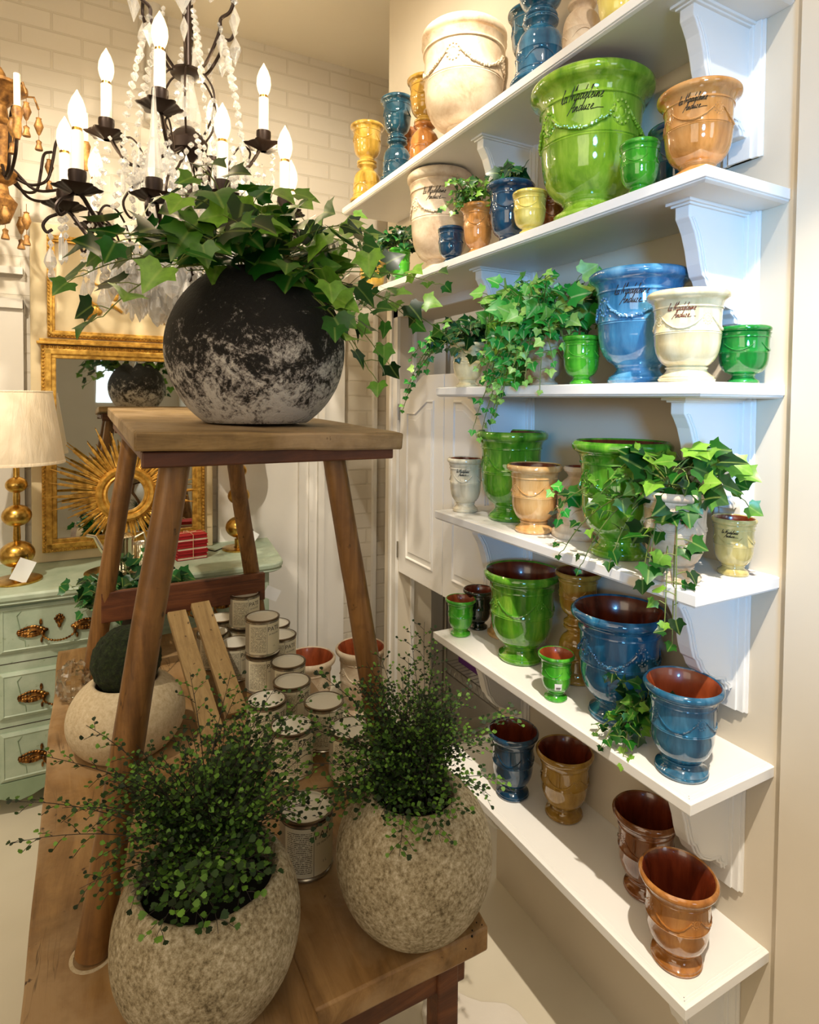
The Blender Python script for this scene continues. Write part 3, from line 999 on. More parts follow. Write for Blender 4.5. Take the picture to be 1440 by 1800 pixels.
urn('large antique cream urn signed in script on the second shelf', G['antique'], 1.075, 1.800, S[2], .112, .345, garland='thick', sign=True, foot=.9, body=1.08)
urn('small green urn holding dark ivy near the left end of the second shelf', G['leafgreen'], 1.000, 1.950, S[2], .040, .120, body=1.14)
urn('pale yellow urn at the left end of the second shelf', G['mustard'], 1.020, 2.230, S[2], .062, .130)
urn('terracotta brown urn tucked behind the pale yellow and very large green urns', G['brown'], 1.150, 1.305, S[2], .045, .15)
# white ceramic cone behind the pale yellow urn
tag(MB().lathe([(.045, 0), (.048, .004), (.045, .01), (.012, .15), (.004, .165), (.0005, .168)], 32).build('ceramic_cone', M_WHITEPL, loc=(1.06, 2.08, S[2])), 'grey white cone standing behind the yellow urn on the second shelf', 'cone')
# top shelf
urn('upturned yellow urn at the far left end of the top shelf, rim down', G['mustard'], 1.020, 2.290, S[1], .069, .155, inverted=True)
urn('yellow urn balanced upright on the upturned yellow one, top shelf', G['mustard'], 1.020, 2.290, S[1]+.1555, .069, .155)
urn('upturned teal urn second from the left on the top shelf, rim down', G['teal'], 1.020, 2.020, S[1], .064, .150, inverted=True)
urn('teal urn balanced upright on the upturned teal one, top shelf', G['teal'], 1.020, 2.020, S[1]+.1505, .062, .152)
urn('upturned ochre brown urn beside the big antique cream urn, rim down', G['tawny'], 1.040, 1.850, S[1], .064, .150, inverted=True)
urn('ochre urn balanced upright on the upturned ochre brown one, top shelf', G['honey'], 1.040, 1.850, S[1]+.1505, .062, .150)
urn('brown urn at the wall between the yellow and teal stacks, top shelf', G['brown'], 1.130, 2.160, S[1], .062, .26)
urn('very large antique cream urn on the top shelf', G['antique'], 1.062, 1.640, S[1], .134, .350, garland='thick', foot=.85, body=1.15, face=math.atan2(-1, -1.2)-.75)
urn('upturned blue urn right of the very large antique cream one, top shelf', G['blue'], 1.030, 1.235, S[1], .076, .170, inverted=True)
urn('blue urn balanced upright on the upturned blue one, cut by the picture top', G['blue'], 1.030, 1.235, S[1]+.1705, .072, .160)
urn('upturned dark teal urn behind the blue stack on the top shelf', G['teal'], 1.120, 1.390, S[1], .062, .150, inverted=True)
urn('dark teal urn balanced upright on the upturned dark teal one', G['teal'], 1.120, 1.390, S[1]+.1505, .062, .150)
urn('upturned antique cream urn right of the blue stack on the top shelf', G['antique'], 1.040, 1.098, S[1], .055, .14, inverted=True)
urn('yellow urn at the near end of the top shelf, cut by the picture top', G['yellow'], 1.030, .975, S[1], .055, .14)
# floor pots
urn('white rimmed terracotta pot on the floor right of the table end', G['antique'], .963, 2.80, 0, .125, .345, inner=M_TERRAR, group='terracotta pots on the floor', name='terracotta_pot', cat='pot')
urn('white rimmed terracotta pot on the floor behind the right leg of the stand', G['antique'], 1.235, 2.80, 0, .130, .345, inner=M_TERRAR, group='terracotta pots on the floor', name='terracotta_pot', cat='pot')
# ---------------------------------------------------------------- long table
TZ = .65
tb = thing('plank_table', 'long weathered wooden table of thick planks carrying the tall stand', 'table', (0, .87, 0))
def plank(x0, x1, y0, y1, z0, z1, seed, cham=None, wav=.003, nx=6, ny=30):
    rnd = R(seed)
    m = MB()
    vs = []; fs = []
    def edge(t, s_): return wav*noise.noise(Vector((t*4+seed, s_*7.3, seed)))*2
    for zi, z in enumerate((z0, z1)):
        for j in range(ny+1):
            for i in range(nx+1):
                u, v = i/nx, j/ny
                x = x0+(x1-x0)*u; y = y0+(y1-y0)*v
                if i == 0: x += edge(y, 1)
                if i == nx: x += edge(y, 2)
                if j == 0: y += edge(x, 3)
                if cham and j < 3 and i == nx: x -= cham*(1-j/3)
                zz = z
                if zi == 1: zz += .0015*noise.noise(Vector((x*9, y*9, seed)))
                vs.append((x, y, zz))
    W = nx+1; NB = W*(ny+1)
    for j in range(ny):
        for i in range(nx):
            a = j*W+i
            fs.append((a, a+W, a+W+1, a+1))
            fs.append((NB+a, NB+a+1, NB+a+W+1, NB+a+W))
    for j in range(ny):
        a = j*W; fs.append((a, NB+a, NB+a+W, a+W))
        a = j*W+nx; fs.append((a, a+W, NB+a+W, NB+a))
    for i in range(nx):
        fs.append((i, i+1, NB+i+1, NB+i))
        a = ny*W+i; fs.append((a, NB+a, NB+a+1, a+1))
    return m.add(vs, fs)
plank(-.092, .3100, 0-.12, 1.71, TZ-.045, TZ, 3).build('plank', M_TABLE, tb, True, .004, angle=30)
plank(.3125, .668, 0, 1.73, TZ-.045, TZ, 5, cham=.03).build('plank', M_TABLE, tb, True, .004, angle=30)
for x, y in ((.58, .06), (-.03, .06), (.58, 1.6), (-.03, 1.6)):
    MB().box(x-.022, x+.022, y-.022, y+.022, 0, TZ-.046).build('leg', M_RED, tb, False, .004)
MB().box(-.05, .62, .045, .075, TZ-.13, TZ-.046).build('apron', M_RED, tb, False, .003)
MB().box(-.05, .62, 1.585, 1.615, TZ-.13, TZ-.046).build('apron', M_RED, tb, False, .003)
# soil crumbs
cr = MB(); rnd = R(4)
for k in range(90):
    x, y = rnd.gauss(.585, .035), rnd.gauss(.925, .03)
    if x > .63: continue
    cr.ball((x, y, TZ+.0015), rnd.uniform(.0012, .003), 5, 4)
tag(cr.build('soil_crumbs', M_SOIL), 'dark crumbs of soil scattered on the table corner by the round stone pot', 'soil', kind='stuff')

# ---------------------------------------------------------------- tall stand on the table
st = thing('tall_wooden_stand', 'tall rustic wooden stand with splayed round legs on the plank table', 'stand', (0, 0, TZ+.001))
z0 = -TZ-.001
pl = MB()
nx, ny = 14, 20
vs = []; fs = []
def topz(u, v): return 1.544-.012*u*(1-v)+.019*v-.002
for zi in (0, 1):
    for j in range(ny+1):
        for i in range(nx+1):
            u, v = i/nx, j/ny
            x = .072+(.585-.072)*u; y = 1.092+(2.38-1.092)*v
            if i == nx and j == 0: x -= .012; 
            if i == nx: x += .003*noise.noise(Vector((0, y*8, 2)))
            if j == 0: y += .005*noise.noise(Vector((x*12, 0, 1))) - (.004 if 2 < i < nx-1 else 0)
            z = topz(u, v)-(.033 if zi == 0 else 0)
            if zi == 0: 
                y += .006 if j == 0 else 0
                z += .002*noise.noise(Vector((x*10, y*10, 4)))
            else: z += .0018*noise.noise(Vector((x*14, y*5, 7)))
            vs.append((x, y, z+z0))
W = nx+1; NB = W*(ny+1)
for j in range(ny):
    for i in range(nx):
        a = j*W+i
        fs.append((a, a+W, a+W+1, a+1)); fs.append((NB+a, NB+a+1, NB+a+W+1, NB+a+W))
    a = j*W; fs.append((a, NB+a, NB+a+W, a+W))
    a = j*W+nx; fs.append((a, a+W, NB+a+W, NB+a))
for i in range(nx):
    fs.append((i, i+1, NB+i+1, NB+i)); a = ny*W+i; fs.append((a, NB+a, NB+a+1, a+1))
pl.add(vs, fs).build('plank_top', M_PLANK, st, True, .004, angle=30)
MB().box(.085, .56, 1.112, 1.135, 1.478+z0, 1.506+z0).build('front_rail', M_RED, st, False, .003)
MB().box(.085, .11, 1.136, 2.279, 1.49+z0, 1.512+z0).build('side_rail', M_RED, st, False, .003)
MB().box(.535, .56, 1.136, 2.279, 1.48+z0, 1.502+z0).build('side_rail', M_RED, st, False, .003)
MB().box(.09, .555, 2.28, 2.305, 1.475+z0, 1.52+z0).build('back_rail', M_RED, st, False, .003)
def pole(x0, y0, x1, y1, ztop, r0, r1, seed):
    pts = []; rs = []
    for k in range(15):
        t = k/14
        p = Vector((x0+(x1-x0)*t, y0+(y1-y0)*t, ztop+(TZ+.006-ztop)*t+z0))
        p.x += .002*noise.noise(Vector((t*4, seed, 0))); p.y += .002*noise.noise(Vector((t*4, 0, seed)))
        pts.append(p); rs.append(r0+(r1-r0)*t+.0008*noise.noise(Vector((t*9, seed, 5))))
    return MB().tube(pts, rs, 20)
pole(.147, 1.165, .008, 1.135, 1.497, .0265, .0285, 1).build('leg', M_LEG, st, angle=60)
pole(.448, 1.165, .590, 1.135, 1.490, .0225, .026, 2).build('leg', M_LEG, st, angle=60)
pole(.143, 2.20, .015, 2.25, 1.510, .028, .030, 3).build('leg', M_LEG, st, angle=60)
pole(.452, 2.20, .602, 2.315, 1.508, .028, .030, 4).build('leg', M_LEG, st, angle=60)
MB().box(.045, .585, 2.205, 2.228, .855+z0, .955+z0).build('stretcher', M_RED, st, False, .003)
# pale flat ring on the table around the leg foot
tag(MB().lathe([(.036, 0), (.036, .001), (.030, .001), (.030, 0)], 32, close=False).build('foot_ring', M_STONEL, loc=(.008, 1.135, TZ+.0003)), 'pale ring around the foot of the front left leg of the stand', 'circle')
# loose laths leaning on the stretcher
def lath(a, b, w_, th_, label):
    a, b = Vector(a), Vector(b)
    d = (b-a); L = d.length; d.normalize()
    side = d.cross(Vector((0, 0, 1))).normalized(); nrm = side.cross(d)
    M = Matrix((side, d, nrm)).transposed().to_4x4(); M.translation = a
    o = MB().box(-w_/2, w_/2, 0, L, -th_/2, th_/2).build('wooden_lath', M_LATH, None, False, .002)
    o.matrix_world = M
    tag(o, label, 'lath', 'laths leaning on the stand')
lath((.275, 2.19, .860), (.310, 1.70, .662), .060, .020, 'pale wooden lath leaning on the stand stretcher, the left of two')
lath((.352, 2.19, .880), (.395, 1.80, .662), .062, .020, 'pale wooden lath leaning on the stand stretcher, the one beside the cans')

# ---------------------------------------------------------------- stone pots
def round_pot(label, mat, X, Y, Z, R_, lo=.85, open_=.62, ztop=.80, lip=.02, seed=0, tilt=None, name='stone_pot', sq=1.0):
    t = thing(name, label, 'pot', (X, Y, Z))
    n = 72
    prof = [(.0001, 0)]
    rb = math.sqrt(1-lo*lo)
    prof += [(rb*R_*.9, 0)]
    a0 = -math.asin(lo); a1 = math.asin(ztop)
    for k in range(31):
        a = a0+(a1-a0)*k/30
        prof.append((R_*math.cos(a), R_*(math.sin(a)+lo)*sq))
    rt, zt = prof[-1]
    prof += [(rt-.004, zt+.003), (rt-.010, zt+.001), (rt-.014, zt-.006), (rt*1.05-.016, zt-.03)]
    inner0 = len(prof)
    prof += [(R_*.80, R_*lo*1.2*sq), (R_*.6, R_*lo*.75), (.0001, R_*lo*.6)]
    def wob(a, z):
        return 1+.012*noise.noise(Vector((math.cos(a)*1.5, math.sin(a)*1.5, z*8+seed)))
    m = MB().lathe(prof, n, close=False, wob=wob)
    o = m.build('body', mat, t, True, angle=70)
    MB().lathe([(.0001, R_*lo*1.35*sq), (R_*.70, R_*lo*1.35*sq-.002)], 32, close=False).build('soil', M_SOIL, t)
    if tilt: t.rotation_euler = tilt
    return t, zt
round_pot('round black pot crusted with white, on top of the tall stand', M_CRUST, .343, 1.365, 1.5455, .1955, lo=.82, ztop=.86, seed=1)
round_pot('round speckled stone pot with fern at the near left of the table', M_STONE, .169, .969, TZ+.001, .143, seed=2, ztop=.60)
round_pot('round speckled stone pot with fern at the near right of the table', M_STONE, .530, .954, TZ+.001, .143, seed=3, ztop=.80)
round_pot('pale squat stone pot under the moss ball, behind the stand leg', M_STONEL, .098, 1.80, TZ+.001, .150, lo=.72, ztop=.80, seed=4, sq=.78)
mb = MB(); mb.ball((0, 0, 0), .088, 64, 40)
for i, p in enumerate(mb.v):
    v = Vector(p); k = 1+.05*noise.noise(v*60)+.04*noise.noise(v*150); mb.v[i] = tuple(v*k)
tag(mb.build('moss_ball', M_MOSS, loc=(.098, 1.80, .885)), 'dark green moss ball resting in the pale squat stone pot', 'moss ball')

# ---------------------------------------------------------------- paint cans
def text_mesh(txt, size):
    cu = bpy.data.curves.new('lettering', 'FONT'); cu.body = txt; cu.size = size; cu.align_x = 'CENTER'
    o = bpy.data.objects.new('lettering', cu); col.objects.link(o)
    dg = bpy.context.evaluated_depsgraph_get()
    me = o.evaluated_get(dg).to_mesh()
    vs = [v.co.copy() for v in me.vertices]; fs = [tuple(p.vertices) for p in me.polygons]
    o.evaluated_get(dg).to_mesh_clear()
    bpy.data.objects.remove(o)
    return vs, fs
CR, CH = .0535, .118
def make_can(label):
    t = thing('paint_can', label, 'paint can', (0, 0, 0), 0, 'tins of paint on the table')
    MB().lathe([(CR-.001, 0), (CR+.001, .001), (CR+.001, .004), (CR-.0008, .006), (CR-.0008, CH-.008), (CR+.0015, CH-.006), (CR+.0018, CH-.002), (CR, CH-.0005), (CR-.004, CH-.001)], 48, close=False).lathe([(.0001, .001), (CR-.001, .001)], 48, close=False).build('tin', M_CANM, t)
    # label wraps three quarters
    m = MB(); n = 48; vs = []; fs = []; uv = []
    for k in range(n+1):
        a = -PI*.80+1.60*PI*k/n
        for z in (.009, CH-.012):
            vs.append(((CR+.0002)*math.cos(a), (CR+.0002)*math.sin(a), z)); uv.append((k/n, 0 if z < .05 else 1))
    for k in range(n): fs.append((2*k, 2*k+2, 2*k+3, 2*k+1))
    m.add(vs, fs); m.uv = uv
    m.build('paper_label', M_LABEL, t)
    MB().lathe([(CR+.0019, CH-.005), (CR+.0019, CH-.001), (CR, CH), (CR-.003, CH+.0004), (CR-.0045, CH-.001)], 48, close=False).build('rim', M_CANRIM, t)
    MB().lathe([(CR-.0045, CH-.001), (CR-.0075, CH-.0005), (CR-.0085, CH-.004), (.0001, CH-.004)], 48, close=False).build('lid', M_LID, t)
    for txt, size, z, c in (('PATE', .020, CH-.036, .265), ('DE PEINTURE', .0062, CH-.048, .265), ('1 L', .008, .030, .265)):
        m = MB()
        vs, fs = text_mesh(txt, size)
        out = []
        for v in vs:
            a = c*PI/1.0+v.x/CR
            out.append(((CR+.0006)*math.cos(a), (CR+.0006)*math.sin(a), z+v.y))
        m.add(out, fs)
        m.build('lettering', M_INK, t, False)
    return t
# angle such that the lettering faces the right of the camera
cans = [
 (.452, 2.339, 0, 'white paint can farthest from the camera, left row'), 
 (.398, 2.205, 0, 'white paint can in the left row between the far and third cans'),
 (.452, 2.078, 0, 'white paint can at the back, left of the near stack of two'),
 (.512, 2.216, 0, 'lower paint can hidden under the farther stacked can'),
 (.512, 2.216, 1, 'upper paint can of the farther stack, left of the paper tag'),
 (.510, 1.955, 0, 'lower paint can of the near stack of two'),
 (.510, 1.955, 1, 'upper paint can of the near stack of two'),
 (.606, 2.075, 0, 'lettered paint can right of the near stack of two'),
 (.618, 2.190, 0, 'paint can half hidden behind the lettered can at the right'),
 (.565, 1.850, 0, 'paint can just right of the near stack with only its lid showing'),
 (.535, 1.715, 0, 'paint can with a white lid in front of the near stack'),
 (.440, 1.640, 0, 'paint can with a wide white lid, left of the ones behind the ferns'),
 (.578, 1.560, 0, 'paint can behind the fern, right beside the stand leg'),
 (.462, 1.480, 0, 'paint can half covered by fern leaves, middle of the group'),
 (.590, 1.400, 0, 'paint can behind the right fern, its lid cut by the stand leg'),
 (.395, 1.165, 0, 'paint can standing between the two round stone pots'),
]
proto = None
for i, (x, y, lv, lab) in enumerate(cans):
    if proto is None:
        proto = make_can(lab); o = proto
    else:
        o = copy_tree(proto); o['label'] = lab
    o.location = (x, y, TZ+.001+lv*(CH+.0015))
    o.rotation_euler[2] = math.atan2(-y, -x)-.10-.02*(i % 3)
t = thing('paper_tag', 'white paper tag sticking up behind the stacked paint can', 'tag', (.62, 2.28, .83))
MB().box(-.03, .03, 0, .001, 0, .045, Matrix.Rotation(.5, 4, 'Y')).build('card', M_STICK, t, False)
# ---------------------------------------------------------------- mint chest of drawers
CT = .858
ch = thing('chest_of_drawers', 'distressed mint green chest of drawers with gilt handles by the back wall', 'chest', (0, 2.7, 0))
MB().box(-.42, .70, .0, .49, .10, CT-.035).build('carcass', M_MINT, ch, False, .004)
m = MB()
# top with ogee edge and rounded right corner
def top_outline(o):
    pts = [(-.45, -.035+o), (.66, -.035+o)]
    for k in range(8):
        a = -PI/2+PI/2*k/7
        pts.append((.72+(.09-o)*math.cos(a), .055+(.09-o)*math.sin(a)))
    pts += [(.84-o, .30), (.86-o, .485), (-.45, .485)]
    return pts
prev = None; vs = []; fs = []
for o, z in ((.012, CT-.042), (.004, CT-.036), (.008, CT-.030), (.0, CT-.022), (.0, CT-.008), (.006, CT)):
    P = top_outline(o); n = len(P); vs += [(x, y, z) for x, y in P]
for k in range(5):
    for j in range(n):
        j2 = (j+1) % n
        fs.append((k*n+j, k*n+j2, (k+1)*n+j2, (k+1)*n+j))
fs.append(tuple(range(n-1, -1, -1))); fs.append(tuple(5*n+j for j in range(n)))
m.add(vs, fs).build('top', M_MINT, ch, False, .001)
MB().box(.66, .74, .01, .09, .02, CT-.04).box(-.42, .70, -.005, .02, .10, .135).build('corner_post', M_MINT, ch, False, .012)
# scalloped skirt
pts = [(-.42, .135), (.70, .135), (.70, .02), (.64, .02), (.60, .06)]
for k in range(25):
    u = k/24; x = .60-.94*u
    pts.append((x, .075+.018*math.cos(u*PI*8)))
pts += [(-.36, .05), (-.38, .0), (-.42, 0)]
MB().prism(pts, -.006, .02, 'XZ').build('skirt', M_MINTD, ch, False, .002)
def handle(px, pz, parent):
    for sgn in (-1, 1):
        b = MB()
        # leafy rose plate, pointed outward
        def L_(a, r, sc_=1.0, dz=0):
            b.ball((px+sgn*a, -.014, pz+dz), r, 8, 6, (1.5*sc_, .55, 1.0))
        for k in range(9):
            u = k/8
            w_ = .030*math.sin(PI*min(1, .25+.75*(1-u)))*(1-u*.55)
            for e in (-1, -.45, .3, 1):
                b.ball((px+sgn*(.050+.082*u), -.014-.004*(1-abs(e)), pz+.012+e*w_*.9), .0075*(1.15-u*.6), 7, 5, (1.6, .7, .9))
        b.tube(cr_([(px+sgn*.052, -.017, pz-.016), (px+sgn*.058, -.021, pz+.012), (px+sgn*.085, -.021, pz+.022), (px+sgn*.11, -.013, pz+.010), (px+sgn*.14, -.01, pz+.014)]), [.006]*21, 8)
        b.ball((px+sgn*.055, -.023, pz+.006), .010, 10, 8)
        b.ball((px+sgn*.062, -.015, pz+.044), .008, 8, 6, (.7, .6, 1.6)); b.ball((px+sgn*.060, -.015, pz-.026), .006, 8, 6, (.7, .6, 1.8))
        pl_ = b.build('back_plate', M_ORMOLU, parent)
    pts = []; rr = []
    for k in range(33):
        u = k/32*2-1
        pts.append((px+u*.055, -.028, pz+.004-.036*(1-u*u)**.5)); rr.append(.0036+.0016*math.cos(k*2.2))
    MB().tube(pts, rr, 8).build('bail', M_ORMOLU, parent)
def escutcheon(px, pz, parent):
    b = MB()
    b.ball((px, -.016, pz+.004), .014, 12, 8, (1, .35, 1.1))
    b.ball((px, -.016, pz-.014), .007, 8, 6, (1, .5, 1.6))
    for e in (-1, 1):
        b.ball((px+e*.012, -.016, pz+.012), .007, 8, 6, (1, .5, 1)); b.ball((px+e*.008, -.016, pz+.022), .005, 8, 6)
    b.ball((px, -.016, pz+.025), .006, 8, 6)
    b.build('key_plate', M_ORMOLU, parent)
    MB().box(px-.0015, px+.0015, -.0225, -.0205, pz-.004, pz+.006).ball((px, -.0215, pz+.006), .003, 8, 6, (1, .3, 1)).build('keyhole', M_IRON, parent)
def raised(x0, x1, z0, z1):
    m = MB(); e = .012
    vs = [(x0, 0, z0), (x1, 0, z0), (x1, 0, z1), (x0, 0, z1), (x0, -.006, z0), (x1, -.006, z0), (x1, -.006, z1), (x0, -.006, z1),
          (x0+e, -.013, z0+e), (x1-e, -.013, z0+e), (x1-e, -.013, z1-e), (x0+e, -.013, z1-e),
          (x0+e*1.3, -.010, z0+e*1.3), (x1-e*1.3, -.010, z0+e*1.3), (x1-e*1.3, -.010, z1-e*1.3), (x0+e*1.3, -.010, z1-e*1.3)]
    fs = []
    for k in range(3):
        for j in range(4):
            j2 = (j+1) % 4
            fs.append((k*4+j, k*4+j2, (k+1)*4+j2, (k+1)*4+j))
    fs.append((12, 13, 14, 15))
    return m.add(vs, fs)
for z0_, z1_, key in ((.628, .805, True), (.378, .555, False), (.140, .325, False)):
    d = raised(-.285, .64, z0_, z1_).build('drawer', M_MINT, ch, False)
    zc = (z0_+z1_)/2
    for xc in (-.089, .44):
        b0 = bpy.data.objects.new
        handle(xc, zc-.025+.0, d)
        if key: escutcheon(xc, zc+.012, d)
    m = MB()
    for xx, sg in ((-.225, 1), (.58, -1)):
        m.tube([(xx+.01*sg, -.0105, z1_-.02), (xx-.004*sg, -.012, z1_-.035), (xx+.006*sg, -.012, zc), (xx+.002*sg, -.012, zc-.03), (xx+.022*sg, -.011, zc-.045), (xx+.024*sg, -.0105, z0_+.02)], .0016, 6)
    m.build('carved_line', M_MINTD, d)
for z in (.588, .345):
    MB().box(-.40, .69, -.001, .001, z-.0015, z+.0015).build('shadow_gap', M_DARK, ch, False)

# ---------------------------------------------------------------- trumeau mirror
tm = thing('wall_mirror', 'tall cream and gilt framed mirror standing on the mint chest', 'mirror', (.178, 3.12, CT+.001))
tm.rotation_euler[0] = -.012
HT = 1.50
MB().box(-.385, .385, 0, .03, 0, HT).build('cream_panel', M_CREAMP, tm, False, .003)
def gframe(x0, x1, z0, z1, w_, name, beads=True):
    m = MB(); e = w_
    for (a, b, c, d) in ((x0, x1, z1-e, z1), (x0, x1, z0, z0+e), (x0, x0+e, z0+e, z1-e), (x1-e, x1, z0+e, z1-e)):
        m.box(a, b, -.018, 0, c, d)
    k = e*.3
    for (a, b, c, d) in ((x0+k, x1-k, z1-e+k, z1-k), (x0+k, x1-k, z0+k, z0+e-k), (x0+k, x0+e-k, z0+k, z1-k), (x1-e+k, x1-k, z0+k, z1-k)):
        m.box(a, b, -.026, -.018, c, d)
    f = m.build(name, M_GOLD, tm, False, .003)
    if beads:
        b = MB()
        for (ax, az, bx, bz) in ((x0+.008, z0+.008, x0+.008, z1-.008), (x1-.008, z0+.008, x1-.008, z1-.008), (x0+.008, z0+.008, x1-.008, z0+.008), (x0+.008, z1-.008, x1-.008, z1-.008)):
            L = math.hypot(bx-ax, bz-az); n = int(L/.016)
            for q in range(n+1):
                u = q/n
                b.ball((ax+(bx-ax)*u, -.019, az+(bz-az)*u), .0062, 7, 5, (1, 1, 1))
        b.build('bead_moulding', M_GOLD, f)
    return f
gframe(-.345, .345, .045, .965, .058, 'lower_frame')
gframe(-.320, .320, 1.0, HT-.05, .030, 'upper_frame', True)
m = MB()
m.box(-.36, .36, -.04, 0, .968, .980).box(-.35, .35, -.032, 0, .980, .992)
for q in range(46):
    m.ball((-.345+q*.0153, -.034, .974), .007, 7, 5)
m.build('cornice', M_GOLD, tm, False, .002)
MB().box(-.288, .288, -.004, -.002, .102, .908).build('mirror_glass', M_MIRROR, tm, False)
# gilt ornament in the upper field
m = MB()
for sgn in (-1, 1):
    for k in range(6):
        a = .3+k*.32
        m.ball((sgn*(.13+.035*math.cos(a)), -.006, 1.10+.035*math.sin(a)), .018, 8, 6, (.9, .4, 1.3))
    m.tube([(sgn*.02, -.006, 1.13), (sgn*.06, -.008, 1.16), (sgn*.11, -.008, 1.14), (sgn*.15, -.008, 1.17), (sgn*.19, -.006, 1.22)], [.006, .009, .008, .006, .003], 8)
    m.tube([(sgn*.19, -.006, 1.22), (sgn*.15, -.008, 1.26), (sgn*.10, -.008, 1.24)], [.003, .006, .003], 8)
for k in range(9):
    a = PI*k/8
    m.ball((.05*math.cos(a), -.006, 1.20+.05*math.sin(a)), .016, 8, 6, (1, .4, 1.2))
m.build('leaf_ornament', M_GOLD, tm)

# ---------------------------------------------------------------- sunburst mirror
sb = thing('sunburst_mirror', 'gilded sunburst mirror leaning against the tall mirror', 'mirror', (.165, 2.985, CT+.012))
sb.rotation_euler[0] = -.10
ZC = .292
rnd = R(12)
m = MB()
for k in range(64):
    a = 2*PI*k/64+rnd.uniform(-.02, .02)
    L = (.325, .25, .30, .22)[k % 4]*rnd.uniform(.93, 1.05)
    if math.sin(a) < -.3: L *= .80
    nn = 3
    for e in range(nn):
        aa = a+(e-1)*.022; LL = L*(1-.12*abs(e-1))
        p0 = Vector((.105*math.cos(aa), .004*e, ZC+.105*math.sin(aa)))
        p1 = Vector((LL*.65*math.cos(aa), -.008, ZC+LL*.65*math.sin(aa)))
        p2 = Vector((LL*math.cos(a+(e-1)*.014), -.002, ZC+LL*math.sin(a+(e-1)*.014)))
        m.tube([p0, p1, p2], [.0035, .0045, .0018], 5)
m.build('rays', M_GOLD, sb, True, angle=30)
m = MB()
Mx = Matrix.Translation((0, 0, ZC)) @ Matrix.Rotation(PI/2, 4, 'X')
m.lathe([(r*1.27, z) for r, z in ((.060, .0), (.060, .012), (.066, .020), (.072, .017), (.078, .026), (.088, .028), (.094, .018), (.098, .012), (.098, -.01), (.07, -.012))], 64, Mx, close=False)
m.build('round_frame', M_GOLD, sb)
MB().lathe([(.0001, .006), (.03, .005), (.078, .002)], 48, Mx, close=False).build('mirror_glass', M_MIRROR, sb)

# ---------------------------------------------------------------- lamps
def ball_lamp(label, x, y, s=1.0):
    t = thing('table_lamp', label, 'lamp', (x, y, CT+.001), 0, 'brass ball table lamps')
    MB().lathe([(.0001, 0), (.088*s, 0), (.088*s, .006), (.084*s, .008), (.024, .009)], 48, close=False).build('base', M_BRASS, t)
    p = [(.020, .008), (.020, .05), (.012, .052)]
    def bl(zc, r):
        out = []
        for k in range(13):
            a = -PI/2+PI*k/12
            out.append((max(.012, r*math.cos(a)*1.15), zc+r*math.sin(a)*.95))
        return out
    p += bl(.108, .055) + [(.014, .17)] + bl(.262, .046) + [(.013, .33)] + bl(.385, .034) + [(.011, .42), (.011, .47)]
    MB().lathe(p, 40, close=False).build('ball_stem', M_BRASS, t)
    n = 96
    def wob(a, z): return 1+.006*math.sin(a*48)
    sh = MB().lathe([(.168, .475), (.170, .480), (.128, .750), (.127, .756)], n, close=False, wob=wob)
    o = sh.build('lamp_shade', M_SHADE, t)
    so = o.modifiers.new('thick', 'SOLIDIFY'); so.thickness = .002
    MB().lathe([(.171, .470), (.172, .476), (.1705, .482)], 64, close=False).lathe([(.128, .752), (.1295, .757), (.128, .76)], 64, close=False).build('shade_trim', M_SHADE, o)
    MB().tube([(0, 0, .47), (0, 0, .62)], .012, 12).ball((0, 0, .65), .03, 14, 10).build('bulb', M_SLEEVE, t)
    return t
ball_lamp('brass ball lamp with a pleated cream shade at the left of the chest', -.240, 2.86)
ball_lamp('brass ball lamp on the right end of the chest behind the stand leg', .665, 3.00, .9)
for (x, y, z, rot, lab) in ((-.215, 2.79, .915, .45, 'white price tag tied to the left brass lamp'), (.700, 2.935, .915, .6, 'white price tag tied to the right brass lamp')):
    t = thing('price_tag', lab, 'tag', (x, y, z), 0, 'price tags on the lamps')
    MB().box(-.030, .030, -.001, .0, -.044, .044, Matrix.Rotation(rot, 4, 'Y')).build('card', M_STICK, t, False)
    d = Matrix.Rotation(rot, 4, 'Y') @ Vector((0, 0, .04))
    MB().tube([d, d+Vector((-.005, .03, .03)), d+Vector((-.02, .06, .035))], .0012, 5).build('string', M_IRON, t)

# ---------------------------------------------------------------- silver pot, tray, red books, cord
tag(MB().lathe([(.0001, .004), (.105, .004), (.115, .010), (.122, .011), (.122, .007), (.108, 0), (.0001, 0)], 56, close=False).build('silver_tray', M_SILVER, loc=(.115, 2.80, CT+.001)), 'round silver tray under the silver teapot', 'tray')
tpz = CT+.0135
tt = thing('teapot', 'fluted silver teapot with a straight spout on the tray', 'teapot', (.135, 2.80, tpz))
def flute(a, z): return 1+.02*math.cos(a*18)
MB().lathe([(.0001, 0), (.050, 0), (.050, .004), (.046, .006), (.046, .13), (.049, .135), (.049, .142), (.040, .150), (.012, .155), (.0001, .156)], 108, close=False, wob=flute).build('body', M_SILVER, tt)
MB().tube([(-.044, 0, .05), (-.075, 0, .10), (-.100, 0, .150), (-.130, 0, .158)], [.014, .011, .008, .007], 12).build('spout', M_SILVER, tt)
MB().tube([(.046, 0, .13), (.085, 0, .15), (.095, 0, .11), (.085, 0, .05), (.046, 0, .03)], .005, 8).build('handle', M_SILVER, tt)
MB().ball((0, 0, .165), .009, 10, 8).build('lid_knob', M_SILVER, tt)
sg = thing('sugar_bowl', 'smaller fluted silver jug beside the teapot behind the stand leg', 'jug', (.212, 2.86, CT+.001))
MB().lathe([(.0001, 0), (.032, 0), (.034, .01), (.034, .10), (.037, .105), (.036, .108), (.031, .102), (.031, .02), (.0001, .018)], 72, close=False, wob=flute).build('body', M_SILVER, sg)
